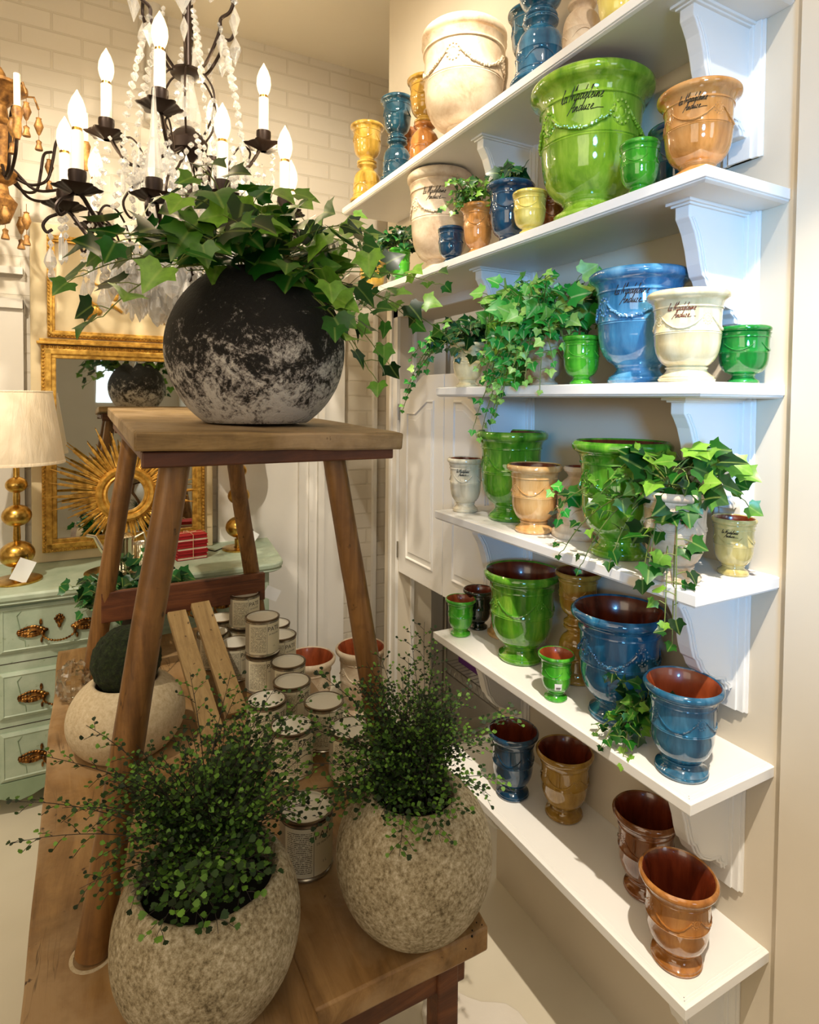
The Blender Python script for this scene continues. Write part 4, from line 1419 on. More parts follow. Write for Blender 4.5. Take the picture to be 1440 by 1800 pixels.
MB().tube([(.033, 0, .09), (.058, 0, .095), (.058, 0, .03), (.033, 0, .03)], .004, 8).build('handle', M_SILVER, sg)
for k in range(8):
    b = thing('book', ['bottom', 'second', 'third', 'fourth', 'fifth', 'sixth', 'seventh', 'topmost'][k]+' thin red book of the tied stack on the chest', 'book', (.365+.002*((k*7) % 3), 2.88+.002*(k % 2), CT+.002+k*.0138), .12+.02*math.sin(k*2.1), 'tied stack of red books')
    MB().box(0, .135, 0, .10, 0, .0022).box(0, .135, 0, .10, .0108, .013).box(0, .0022, 0, .10, 0, .013).build('cover', M_REDBOOK, b, False, .0005)
    MB().box(.0023, .132, .003, .097, .0023, .0107).build('pages', M_REDBOOK if k % 3 else M_PAPER, b, False)
t = thing('string_tie', 'cream string tied around the stack of red books', 'string', (.365, 2.88, CT))
Mz = Matrix.Rotation(.12, 4, 'Z')
MB().tube([Mz @ Vector(p) for p in ((.07, -.004, .003), (.07, -.004, .115), (.07, .106, .115), (.07, .106, .003))], .0014, 6).tube([Mz @ Vector(p) for p in ((-.004, .05, .003), (-.004, .05, .116), (.142, .05, .116), (.142, .05, .003))], .0014, 6).tube([Mz @ Vector(p) for p in ((.07, .05, .116), (.09, .03, .122), (.10, .055, .120), (.07, .05, .117), (.045, .07, .122), (.04, .04, .119))], .0014, 6).build('string', M_STRING, t)
tag(MB().tube([(.60, 3.04, CT+.004), (.55, 2.99, CT+.003), (.53, 3.03, CT+.003), (.50, 3.07, CT+.004)], .0025, 6).build('lamp_cord', M_IRON), 'dark cord curling from the right lamp across the chest top', 'cord')

# cellophane bag by the pale stone pot
m = MB(); m.ball((0, 0, 0), 1, 22, 16)
for i, p in enumerate(m.v):
    v = Vector(p); k = 1+.35*noise.noise(v*2.4)+.22*noise.noise(v*6)
    m.v[i] = (v.x*k*.045, v.y*k*.05, max(v.z*k*.06, -.055)+.056)
tag(m.build('cellophane_bag', M_CELLO, None, True, loc=(-.035, 2.14, TZ+.001), angle=12), 'crumpled clear cellophane bag on the table left of the pale stone pot', 'bag')

# cowhide rug
pts = []
for k in range(60):
    a = 2*PI*k/60
    r = 1+.16*math.sin(a*5+1)+.10*math.sin(a*9)
    pts.append((.80+.30*r*math.cos(a), .98+.33*r*math.sin(a)))
tag(MB().prism(pts, .0005, .006, 'XY').build('hide_rug', M_HIDE, None, False, .002), 'pale scalloped hide rug on the floor under the table corner', 'rug')

# ---------------------------------------------------------------- gilt wooden chandelier at the left edge
gc = thing('gilt_chandelier', 'gilded wood chandelier with hanging beads at the left edge', 'chandelier', (-.265, 2.66, .20))
MB().lathe([(.012, 2.02), (.03, 2.03), (.045, 2.07), (.055, 2.10), (.03, 2.13), (.025, 2.16), (.05, 2.18), (.06, 2.20), (.035, 2.23), (.03, 2.28), (.045, 2.32), (.055, 2.36), (.03, 2.40), (.025, 2.44), (.05, 2.47), (.075, 2.50), (.09, 2.505), (.09, 2.515), (.03, 2.52), (.02, 2.56), (.008, 2.58)], 28).build('turned_column', M_GILTW, gc)
MB().tube([(0, 0, 2.57), (0, 0, CEIL-.2)], .005, 6).build('chain', M_IRON, gc)
for k in range(6):
    a = 2*PI*k/6-.25
    c_, s_ = math.cos(a), math.sin(a)
    pts = [(r*c_, r*s_, z) for r, z in ((.04, 2.20), (.12, 2.17), (.19, 2.19), (.215, 2.26), (.235, 2.34), (.28, 2.365), (.33, 2.34), (.35, 2.30))]
    pts = [(x*.8, y*.8, z) for x, y, z in pts]
    pts2 = [(r*c_*.85, r*s_*.85, z) for r, z in ((.05, 2.22), (.13, 2.155), (.22, 2.16), (.30, 2.20), (.33, 2.26))]
    arm = MB().tube(cr_(pts[:6]), .0055, 8).tube(cr_(pts2), .0055, 8).build('arm', M_IRON, gc)
    MB().lathe([(.008, 2.24), (.014, 2.26), (.012, 2.30), (.018, 2.33), (.012, 2.345)], 12, Matrix.Translation((.283*c_, .283*s_, 0))).build('candle_cup', M_GILTW, arm)
    MB().lathe([(.010, 2.345), (.010, 2.45)], 12, Matrix.Translation((.283*c_, .283*s_, 0))).build('candle_sleeve', M_SLEEVE, arm)
    def tassel(x, y, z):
        Mt = Matrix.Translation((x, y, z))
        b = MB().tube([(0, 0, 0), (0, 0, -.03)], .001, 4, Mt)
        b.lathe([(.002, -.095), (.006, -.09), (.0165, -.062), (.008, -.036), (.010, -.032), (.002, -.028)], 14, Mt)
        b.tube([(0, 0, -.09), (0, 0, -.115)], .001, 4, Mt)
        b.lathe([(.013, -.15), (.0135, -.146), (.008, -.128), (.010, -.118), (.003, -.112)], 12, Mt)
        b.build('tassel', M_GILTW, gc)
    tassel(.212*c_, .212*s_, 2.362)
    b2 = a+PI/6
    MB().tube([(.07*math.cos(b2), .07*math.sin(b2), 2.50), (.11*math.cos(b2), .11*math.sin(b2), 2.51), (.125*math.cos(b2), .125*math.sin(b2), 2.47)], .004, 6).build('leaf_hook', M_GILTW, gc)
    tassel(.125*math.cos(b2), .125*math.sin(b2), 2.47)
    tassel(.085*c_, .085*s_, 2.10)

# ---------------------------------------------------------------- crystal chandelier
CX_, CY_ = .31, 2.17
cc = thing('crystal_chandelier', 'wrought iron chandelier with lit candle bulbs and hanging crystals', 'chandelier', (CX_, CY_, 0))
def cr(pts, n=5):
    P = [Vector(p) for p in pts]; P = [P[0]*2-P[1]]+P+[P[-1]*2-P[-2]]
    out = []
    for i in range(1, len(P)-2):
        for k in range(n):
            t = k/n
            a, b, c, d = P[i-1], P[i], P[i+1], P[i+2]
            out.append((b*2+(c-a)*t+(a*2-b*5+c*4-d)*t*t+(b*3-a-c*3+d)*t*t*t)*.5)
    out.append(P[-2])
    return out
def curl(r0, z0, r1, z1, a, rt=.0065, hook=True):
    c_, s_ = math.cos(a), math.sin(a)
    pts = []
    for k in range(17):
        u = k/16
        r = r0+(r1-r0)*(u**.9)
        z = z0+(z1-z0)*u-.085*math.sin(PI*min(1, u*1.05))*(1-u*.2)+.02*math.sin(2*PI*u)
        pts.append((r*c_, r*s_, z))
    return pts
def drop(mb, x, y, z, L, kind=0):
    # crystal hanging down from z
    L *= .8
    Mt = Matrix.Translation((x, y, z)) @ Matrix.Rotation(x*40+y*30, 4, 'Z')
    fl = Matrix.Diagonal((1, .55, 1, 1))
    if kind == 0:      # pear pendant
        mb.lathe([(.0004, -L), (L*.16, -L*.86), (L*.25, -L*.66), (L*.20, -L*.42), (L*.07, -L*.12), (.0004, 0)], 8, Mt @ fl, close=False)
    elif kind == 1:    # kite
        mb.lathe([(.0004, -L), (L*.30, -L*.45), (L*.24, -L*.35), (.0004, 0)], 6, Mt @ fl, close=False)
    else:              # spear
        mb.lathe([(.0004, -L), (L*.09, -L*.86), (L*.075, -L*.15), (.0004, 0)], 6, Mt, close=False)
def octa(mb, x, y, z, r):
    mb.lathe([(.0004, -r), (r, -r*.25), (r, r*.25), (.0004, r)], 7, Matrix.Translation((x, y, z)) @ Matrix.Rotation(x*50, 4, 'Z') @ Matrix.Diagonal((1, .6, 1, 1)), close=False)
stem = MB()
stem.lathe([(.004, 1.97), (.02, 1.98), (.03, 2.00), (.045, 2.03), (.055, 2.05), (.05, 2.07), (.03, 2.09), (.018, 2.12), (.016, 2.38), (.03, 2.40), (.06, 2.42), (.065, 2.45), (.045, 2.48), (.02, 2.50)], 28)
stem.lathe([(.018, 2.665), (.05, 2.67), (.055, 2.675), (.05, 2.685), (.012, 2.69), (.010, 3.44)], 28)
stem.build('iron_stem', M_IRON, cc)
MB().lathe([(.020, 2.50), (.042, 2.51), (.045, 2.54), (.030, 2.60), (.020, 2.64), (.022, 2.67)], 12).build('glass_baluster', M_CRYS, cc, False)
rnd = R(5)
def candle(x, y, zc, lit=True, spike=False, lightp=3.2):
    # zc = centre height of the bulb
    Mt = Matrix.Translation((x, y, 0))
    zb = zc-.055-.155
    n = 8
    def pet(a, z): return 1+.22*max(0, math.cos(a*6))
    cup = MB().lathe([(.018, zb-.01), (.02, zb), (.0245, zb+.03), (.024, zb+.045), (.018, zb+.045)], 20, Mt).build('candle_cup', M_IRON, cc)
    MB().lathe([(.010, zb-.022), (.03, zb-.014), (.052, zb-.006), (.056, zb-.001), (.05, zb-.003), (.02, zb-.008)], 48, Mt, close=False, wob=pet).build('drip_pan', M_IRON, cup)
    if spike:
        m = MB(); m.lathe([(.02, zb+.04), (.026, zb+.07), (.012, zb+.16), (.004, zb+.30), (.0005, zb+.31)], 8, Mt, close=False)
        m.build('crystal_spike', M_CRYS, cc, False)
        return
    sl = MB().lathe([(.0165, zb+.03), (.0168, zb+.155), (.012, zb+.158)], 24, Mt).build('candle_sleeve', M_SLEEVE, cc)
    MB().lathe([(.013, zb+.156), (.013, zb+.166)], 16, Mt).build('bulb_collar', M_BRASS, sl)
    q = zb+.166
    b = MB().lathe([(.013, q), (.020, q+.015), (.0245, q+.035), (.023, q+.058), (.015, q+.082), (.006, q+.098), (.002, q+.106), (.0003, q+.108)], 24, Mt, close=False).build('flame_bulb', M_BULB, cc)
    m = MB()
    for k in range(6):
        a = 2*PI*k/6
        m.tube([(x+.004*math.cos(a), y+.004*math.sin(a), q+.014), (x+.0085*math.cos(a+.4), y+.0085*math.sin(a+.4), q+.038), (x+.004*math.cos(a+.8), y+.004*math.sin(a+.8), q+.066)], .0016, 5)
    m.build('filament', M_FIL, b)
    if lit:
        l = lamp('bulb_light', 'POINT', (0, 0, 0), lightp, (1, .80, .52), shadow_soft_size=.015)
        l.parent = cc
        l.location = (x, y, q+.04)
lower = [(139, 0), (176, 0), (209, 0), (245, 1), (280, 0), (316, 0), (2, 0), (47, 0), (93, 0)]
lowR, upR = .36, .25
crystals = []
for deg, sp in lower:
    a = math.radians(deg); c_, s_ = math.cos(a), math.sin(a)
    zc = 2.405-(.0 if not sp else .02)
    rr = lowR if deg not in (245, 280) else .31
    if deg == 209: rr = .37
    arm = MB().tube(curl(.03, 2.07, rr, 2.185, a), .0062, 8)
    # scroll at the end and a small secondary curl
    arm.tube(cr([(r*c_, r*s_, z) for r, z in ((rr, 2.185), (rr+.02, 2.165), (rr+.045, 2.15), (rr+.06, 2.125), (rr+.05, 2.105), (rr+.035, 2.115))]), .005, 7)
    arm.tube(cr([(r*c_, r*s_, z) for r, z in ((rr*.55, 2.06), (rr*.6, 2.12), (rr*.68, 2.16), (rr*.78, 2.165), (rr*.83, 2.13), (rr*.79, 2.11))]), .0035, 6)
    arm.build('arm', M_IRON, cc)
    candle(rr*c_, rr*s_, zc, True, bool(sp), 4.2)
    crystals.append((a, rr+.04, 2.105, 2))
    crystals.append((a, rr*.79, 2.11, 1))
for deg in (165, 244, 337, 61):
    a = math.radians(deg); c_, s_ = math.cos(a), math.sin(a)
    arm = MB().tube(curl(.035, 2.42, upR, 2.455, a), .0062, 8)
    arm.tube(cr([(r*c_, r*s_, z) for r, z in ((upR*.5, 2.36), (upR*.6, 2.42), (upR*.72, 2.45), (upR*.82, 2.43), (upR*.80, 2.40))]), .0035, 6)
    arm.tube(cr([(r*c_, r*s_, z) for r, z in ((.04, 2.40), (.10, 2.33), (.16, 2.30), (.20, 2.24), (.18, 2.19), (.15, 2.20))]), .0045, 6)
    arm.build('arm', M_IRON, cc)
    candle(upR*c_, upR*s_, 2.665, True, False, 5.0)
    crystals.append((a, upR+.03, 2.43, 1)); crystals.append((a, upR*.8, 2.40, 1))
# crown hoops curving outward above the baluster
for k in range(6):
    a = 2*PI*k/6+.3; c_, s_ = math.cos(a), math.sin(a)
    MB().tube(cr([(r*c_, r*s_, z) for r, z in ((.045, 2.68), (.08, 2.72), (.12, 2.80), (.125, 2.84), (.16, 2.86), (.175, 2.92), (.15, 3.02), (.05, 3.10), (.012, 3.12))]), .0055, 7).build('crown_hoop', M_IRON, cc)
    MB().tube(cr([(r*c_, r*s_, z) for r, z in ((.05, 2.45), (.09, 2.52), (.10, 2.60), (.07, 2.66), (.04, 2.68))]), .0035, 6).build('inner_scroll', M_IRON, cc)
    for rr, z, L, kd in ((.125, 2.83, .10, 1), (.175, 2.91, .13, 1), (.10, 2.60, .09, 0), (.08, 3.08, .12, 0)):
        g = MB(); x, y = rr*c_, rr*s_
        g.tube([(x, y, z), (x, y, z-.02)], .0008, 4)
        octa(g, x, y, z-.022, .012)
        drop(g, x, y, z-.036, L, kd)
        g.build('crystal_pendant', M_CRYS, cc, False)
# pendants on arms
for (a, r, z, q) in crystals:
    for e in range(q):
        aa = a+(e-(q-1)/2)*.06
        g = MB(); x, y = r*math.cos(aa), r*math.sin(aa)
        n = rnd.choice((2, 3, 4))
        zz = z
        for i in range(n):
            octa(g, x, y, zz-.012, .010); zz -= .023
        drop(g, x, y, zz, rnd.uniform(.07, .13), rnd.choice((0, 0, 1, 2)))
        g.build('crystal_pendant', M_CRYS, cc, False)
# garlands: strings of beads between arm ends and to the stem
def string(p, q, sag, n, rb, droplen=0, name='bead_string'):
    g = MB()
    p, q = Vector(p), Vector(q)
    for k in range(n+1):
        u = k/n
        v = p.lerp(q, u); v.z -= sag*4*u*(1-u)
        octa(g, v.x, v.y, v.z, rb*(.75+.5*math.sin(PI*u)))
        if droplen and k % 3 == 1:
            drop(g, v.x, v.y, v.z-rb, droplen*rnd.uniform(.7, 1.2), rnd.choice((0, 1, 2)))
    g.build(name, M_CRYS, cc, False)
def pol(a, r, z): return (r*math.cos(a), r*math.sin(a), z)
NL = 14
for k in range(NL):
    a0, a1 = 2*PI*k/NL, 2*PI*(k+1)/NL
    string(pol(a0, .30, 2.10), pol(a1, .30, 2.10), .08, 9, .011, .09)
    string(pol(a0, .20, 2.06), pol(a1, .20, 2.06), .06, 7, .010, .12)
    string(pol(a0, .30, 2.10), pol(a0, .05, 2.06), .10, 11, .010, .08)
    string(pol(a0+.2, .24, 2.40), pol(a0+.2, .30, 2.12), .0, 8, .010, .0)
for k in range(8):
    a0, a1 = 2*PI*k/8, 2*PI*(k+1)/8
    string(pol(a0, .17, 2.41), pol(a1, .17, 2.41), .07, 9, .011, .10)
    string(pol(a0, .12, 2.82), pol(a0+.15, .20, 2.42), -.03, 14, .012, .05)
    string(pol(a0, .10, 2.30), pol(a1, .10, 2.30), .045, 6, .011, .16)
for k in range(12):
    a = 2*PI*k/12+.1
    string(pol(a, .20, 2.40), pol(a+.1, .16, 2.14), .0, 9, .011, .05)
for k in range(34):
    a = rnd.uniform(0, 2*PI); r = rnd.uniform(.05, .28); z = rnd.uniform(2.0, 2.08)
    g = MB(); x, y = r*math.cos(a), r*math.sin(a)
    for i in range(3): octa(g, x, y, z-i*.025, .012)
    drop(g, x, y, z-.072, rnd.uniform(.10, .16), rnd.choice((0, 0, 2)))
    g.build('crystal_pendant', M_CRYS, cc, False)
for k in range(16):
    a = 2*PI*k/16
    string(pol(a, .29, 2.09), pol(a, .05, 1.90), .03, 15, .011, .07)
    string(pol(a+.15, .15, 2.0), pol(a+.45, .15, 2.0), .05, 6, .010, .11)
MB().ball((0, 0, 1.86), .035, 14, 10).build('crystal_ball', M_CRYS, cc, False)
# ---------------------------------------------------------------- ivy
IVY_OUT = [(0, 0), (.26, -.16), (.50, -.10), (.52, .10), (.72, .34), (.46, .40), (.34, .54), (.19, .76), (0, 1.0)]
def leaf_shape():
    half = IVY_OUT
    return half
def add_leaf(mb, pos, dirv, nrm, size, fold=.25, droop=.15, shape='ivy'):
    d = Vector(dirv).normalized(); n = Vector(nrm)
    n = n-d*n.dot(d)
    if n.length < 1e-4: n = d.orthogonal()
    n.normalize(); s = d.cross(n)
    pos = Vector(pos)
    o = len(mb.v)
    if shape == 'ivy':
        out = IVY_OUT
        # centre spine points then left and right outlines
        cs = [(0, 0), (0, .3), (0, .62), (0, 1.0)]
        vs = []; uv = []
        def P(x, y):
            return pos+d*(y*size)+s*(x*size)+n*((abs(x)*fold - droop*y*y - .10*x*x)*size)
        for x, y in cs: vs.append(P(x, y)); uv.append((x, y))
        R_ = out[1:-1]
        for x, y in R_: vs.append(P(x, y)); uv.append((x, y))
        for x, y in R_: vs.append(P(-x, y)); uv.append((-x, y))
        k = len(R_); a = 4; b = 4+k
        # indices: out[1..7] -> a..a+6
        fs = []
        for base, rev in ((a, False), (b, True)):
            polys = [(0, base, base+1, base+2), (0, base+2, 1), (1, base+2, base+3, base+4), (1, base+4, base+5, 2), (2, base+5, base+6, 3)]
            for p in polys:
                fs.append(p if not rev else tuple(reversed(p)))
        mb.v += [tuple(v) for v in vs]; mb.f += [tuple(i+o for i in f) for f in fs]; mb.mi += [0]*len(fs)
        mb.uv += uv
    else:
        # fan leaflet
        vs = []; uv = []
        pts = [(0, 0), (.38, .42), (.46, .72), (.25, .84), (.2, 1.0), (0, .9), (-.2, 1.0), (-.25, .84), (-.46, .72), (-.38, .42)]
        for x, y in pts:
            vs.append(tuple(pos+d*(y*size)+s*(x*size)+n*(.12*abs(x)*size))); uv.append((x, y))
        mb.v += vs; mb.uv += uv
        mb.f.append(tuple(range(o, o+10))); mb.mi.append(0)

def bez(p0, p1, p2, p3, n):
    out = []
    for k in range(n+1):
        t = k/n; u = 1-t
        out.append(p0*u**3+p1*3*u*u*t+p2*3*u*t*t+p3*t**3)
    return out
CAMV = Vector((0, 0, 1.6))
def ivy(label, root, stems, leafmat_, seed, base_size, fill=0, fill_r=.05, group=None, facing=.45, zup=.06, name='ivy_plant', petiole=.03):
    rnd = R(seed)
    t = thing(name, label, 'plant', root, 0, group)
    root = Vector(root)
    lv = MB(); lv.uv = []
    sm = MB()
    def leafat(p, outv, size):
        # petiole then leaf; the blade turns partly toward the light and the room
        up = Vector((rnd.uniform(-.5, .5), rnd.uniform(-.5, .5), 1))
        tow = (CAMV-(root+p)).normalized()
        nrm = (up*(1-facing)+tow*facing*1.3+Vector((rnd.uniform(-.45, .45), rnd.uniform(-.45, .45), rnd.uniform(-.3, .3)))).normalized()
        dv = (outv+Vector((rnd.uniform(-.8, .8), rnd.uniform(-.8, .8), rnd.uniform(-1.0, .25)))).normalized()
        q = p+outv*petiole*rnd.uniform(.5, 1.2)+Vector((0, 0, rnd.uniform(0, petiole*.5)))
        sm.tube([p, p.lerp(q, .5)+Vector((0, 0, .003)), q], .0009, 4, cap=False)
        add_leaf(lv, q, dv, nrm, size*rnd.uniform(.75, 1.2), rnd.uniform(.1, .4), rnd.uniform(.05, .3))
    for (tip, lift, cnt, s0) in stems:
        tip = Vector(tip)-root
        st0 = Vector((rnd.uniform(-1, 1), rnd.uniform(-1, 1), 0))*fill_r*.5
        hor = Vector((tip.x, tip.y, 0))
        p1 = st0+hor*.25+Vector((0, 0, lift))
        p2 = tip*.75+Vector((0, 0, lift*.9 + max(0, -tip.z)*.35))
        pts = bez(st0, p1, p2, tip, 16)
        sm.tube(pts, [.0022-.0012*k/16 for k in range(17)], 5, cap=False)
        for k in range(cnt):
            u = .25+.75*(k+.5)/cnt
            i = min(15, int(u*16)); fr = u*16-i
            p = pts[i].lerp(pts[i+1], fr)
            tg = (pts[i+1]-pts[i]).normalized()
            side = tg.cross(Vector((0, 0, 1)))
            if side.length < .1: side = Vector((1, 0, 0))
            side.normalize()
            outv = (side*(1 if k % 2 else -1)+tg*.5+Vector((0, 0, .25))).normalized()
            leafat(p, outv, s0*(1.15-.5*u))
        leafat(tip, (pts[-1]-pts[-2]).normalized(), s0*.6)
    for k in range(fill):
        a = rnd.uniform(0, 2*PI); r = fill_r*math.sqrt(rnd.random())*1.5
        p = Vector((r*math.cos(a), r*math.sin(a), rnd.uniform(-.01, zup)))
        sm.tube([Vector((p.x*.3, p.y*.3, -.01)), p*.7+Vector((0, 0, .01)), p], .0012, 4, cap=False)
        leafat(p, Vector((math.cos(a), math.sin(a), .4)).normalized(), base_size)
    lv.build('leaves', leafmat_, t, True, angle=60)
    sm.build('stems', M_STEM, t)
    return t

# big ivy in the black crusted pot; tips measured around the pot
root = (.343, 1.365, 1.86)
st_ = []
for tip, lift, cnt, s0 in (
    ((.00, 1.26, 1.82), .05, 10, .060), ((.03, 1.20, 1.74), .04, 8, .058), ((.08, 1.19, 1.88), .05, 8, .062), ((.03, 1.30, 1.90), .06, 7, .055),
    ((.14, 1.13, 1.83), .05, 7, .062), ((.20, 1.15, 1.88), .06, 6, .060), ((.22, 1.33, 2.06), .10, 6, .050), ((.17, 1.15, 1.95), .07, 6, .058),
    ((.27, 1.28, 2.00), .08, 6, .056), ((.36, 1.30, 1.99), .08, 6, .056), ((.42, 1.32, 2.01), .09, 6, .052), ((.33, 1.42, 1.99), .08, 6, .055),
    ((.86, 1.46, 1.92), .05, 11, .046), ((.66, 1.55, 2.06), .08, 5, .036), ((.95, 1.44, 1.73), .04, 11, .042), ((.73, 1.40, 1.82), .05, 8, .050),
    ((.56, 1.19, 1.70), .02, 9, .050), ((.60, 1.30, 1.80), .04, 8, .056), ((.62, 1.40, 1.96), .06, 7, .054), ((.50, 1.16, 1.90), .05, 7, .058),
    ((.46, 1.125, 1.72), .02, 8, .050), ((.51, 1.13, 1.66), .02, 9, .046), ((.40, 1.12, 1.83), .03, 6, .055), ((.45, 1.40, 1.97), .06, 6, .056),
    ((.52, 1.24, 1.97), .07, 6, .058), ((.25, 1.10, 1.90), .05, 5, .060)):
    st_.append((tip, lift, cnt, s0*1.28))
ivy('large glossy ivy spilling from the round black pot on the tall stand', root, st_, L_IVY, 11, .062, 34, .10, facing=.4, petiole=.04, zup=.07)

def cascade(cx, cy, cz, n, spread, down, up, size, seed, bias=(-1, -.4), cnt=6):
    rnd = R(seed); out = []
    for k in range(n):
        a = rnd.uniform(0, 2*PI)
        v = Vector((math.cos(a), math.sin(a), 0))*spread*rnd.uniform(.5, 1)+Vector((bias[0], bias[1], 0))*spread*.5
        z = cz+rnd.uniform(-down, up)
        x = min(cx+v.x, 1.16)
        out.append(((x, cy+v.y, z), rnd.uniform(.02, .05), cnt, size))
    return out
# third shelf: two ivies
ivy('dark green ivy in the cream urn at the left end of the third shelf', (1.030, 1.548, S[3]+.125), cascade(1.03, 1.548, S[3]+.15, 12, .10, .06, .05, .036, 3, (-.3, .2)), L_IVYD, 21, .040, 14, .04, petiole=.02)
ivy('pale variegated ivy strand hanging past the left end of the third shelf', (.985, 1.60, S[3]+.14), [((.93, 1.72, S[3]+.10), .03, 8, .026), ((.92, 1.74, S[3]-.02), .02, 10, .026), ((.93, 1.70, S[3]+.02), .02, 9, .026), ((.95, 1.66, S[3]+.06), .03, 7, .026), ((.92, 1.76, S[3]-.07), .0, 11, .02)], L_IVYB, 22, .026, 4, .03, petiole=.01)
cas = cascade(1.0, 1.19, S[3]+.20, 26, .12, .10, .06, .034, 5, (-.15, .1), 7)
for k, (y, x, z) in enumerate(((1.36, .93, -.10), (1.32, .925, -.12), (1.26, .925, -.07), (1.29, .93, .00), (1.23, .92, .03), (1.34, .93, .06), (1.18, .92, .05), (1.30, .94, -.09), (1.27, .93, -.05), (1.33, .94, -.02), (1.24, .93, -.03), (1.20, .94, .02), (1.35, .95, .03), (1.12, .95, .00), (1.15, .93, .02), (1.28, .92, .04), (1.08, .95, .06), (1.38, .97, .10))):
    cas.append(((x, y, S[3]+z), .03, 10, .028))
ivy('big bright variegated ivy spilling over the middle of the third shelf', (1.02, 1.20, S[3]+.15), cas, L_IVYB, 23, .042, 80, .09, petiole=.022, zup=.10, facing=.55)
ivy('dark ivy sprigs behind the bright green urn on the third shelf', (1.12, 1.10, S[3]+.14), cascade(1.12, 1.08, S[3]+.16, 7, .05, .05, .08, .030, 6, (-.3, -.2), 5), L_IVYD, 24, .03, 5, .03, petiole=.015)
# second shelf
ivy('small leaved ivy in the ochre and navy urns on the second shelf', (1.01, 1.475, S[2]+.14), cascade(1.0, 1.47, S[2]+.17, 12, .085, .05, .06, .024, 7, (-.3, .4), 7), L_IVY, 25, .026, 14, .03, petiole=.012)
ivy('glossy dark ivy in the navy blue urn on the second shelf', (1.03, 1.35, S[2]+.165), cascade(1.03, 1.35, S[2]+.185, 7, .06, .02, .02, .034, 8, (0, 0), 4), L_IVYD, 26, .036, 8, .03, petiole=.012)
ivy('dark small ivy in the small green urn near the left end of the second shelf', (1.0, 1.955, S[2]+.118), cascade(1.0, 1.97, S[2]+.15, 14, .10, .10, .08, .030, 9, (-.1, .7), 7), L_IVYD, 27, .032, 14, .03, petiole=.015)
# fourth shelf
r4 = (1.012, .79, S[4]+.165)
ivy('long trailing ivy in the antique cream urn on the fourth shelf', r4, [
    ((.955, .745, S[4]-.10), .03, 9, .030), ((.950, .735, S[4]-.03), .03, 8, .040), ((.940, .80, S[4]+.02), .04, 5, .052), ((.935, .78, S[4]+.06), .04, 4, .055),
    ((.93, .87, S[4]+.03), .04, 7, .040), ((.93, .95, S[4]+.00), .03, 9, .026), ((.94, 1.02, S[4]+.01), .03, 9, .024), ((.95, 1.05, S[4]+.10), .04, 6, .030),
    ((1.05, .74, S[4]+.235), .05, 5, .046), ((1.09, .715, S[4]+.21), .05, 6, .046), ((1.11, .72, S[4]+.16), .06, 5, .042), ((1.03, .74, S[4]+.24), .05, 4, .044),
    ((.96, .86, S[4]+.22), .05, 6, .044), ((.95, .90, S[4]+.17), .05, 6, .044), ((.98, .74, S[4]+.20), .05, 4, .050), ((.94, .75, S[4]-.05), .02, 8, .026)],
    L_IVY, 28, .048, 14, .045, petiole=.025, facing=.5)
ivy('bright ivy sprig poking out left of the large green urn, fourth shelf', (1.04, 1.10, S[4]+.10), [((.985, 1.10, S[4]+.13), .02, 3, .034), ((.98, 1.08, S[4]+.07), .02, 3, .034)], L_IVYB, 29, .03, 0, .02, petiole=.012)
# fifth shelf
ivy('small ivy trailing between the two blue urns on the fifth shelf', (1.05, .885, S[5]+.06), [
    ((.955, .905, S[5]+.01), .02, 7, .026), ((.975, .87, S[5]+.02), .02, 7, .034), ((.96, .86, S[5]-.01), .03, 5, .028), ((1.0, .93, S[5]+.13), .03, 5, .026),
    ((.99, .89, S[5]+.06), .03, 6, .034), ((1.0, .87, S[5]+.08), .03, 6, .034), ((.97, .94, S[5]+.01), .01, 6, .024), ((1.02, .87, S[5]+.03), .02, 5, .034)],
    L_IVY, 30, .032, 8, .03, petiole=.012)
# behind the front leg on the chest / table
ivy('dark ivy between the chest and the stand, behind its front left leg', (.18, 2.52, .80), cascade(.15, 2.49, .90, 22, .19, .12, .06, .058, 10, (-.25, -.1), 6), L_IVYD, 31, .055, 34, .09, zup=.12)
tag(MB().lathe([(.05, 0), (.055, .003), (.068, .13), (.072, .135), (.072, .145), (.062, .145), (.055, .06), (.0001, .05)], 32, close=False).build('plant_pot', M_DARK, loc=(.18, 2.52, TZ+.001)), 'dark plain pot holding ivy at the far end of the table', 'pot')
# fallen leaf
fl = MB(); fl.uv = []
add_leaf(fl, (0, 0, 0), (1, .3, 0), (0, 0, 1), .022, .3, .2)
tag(fl.build('dry_leaf', M_TERRA, loc=(1.165, .735, S[4]+.006)), 'dry dark red leaf at the near end of the fourth shelf', 'leaf')

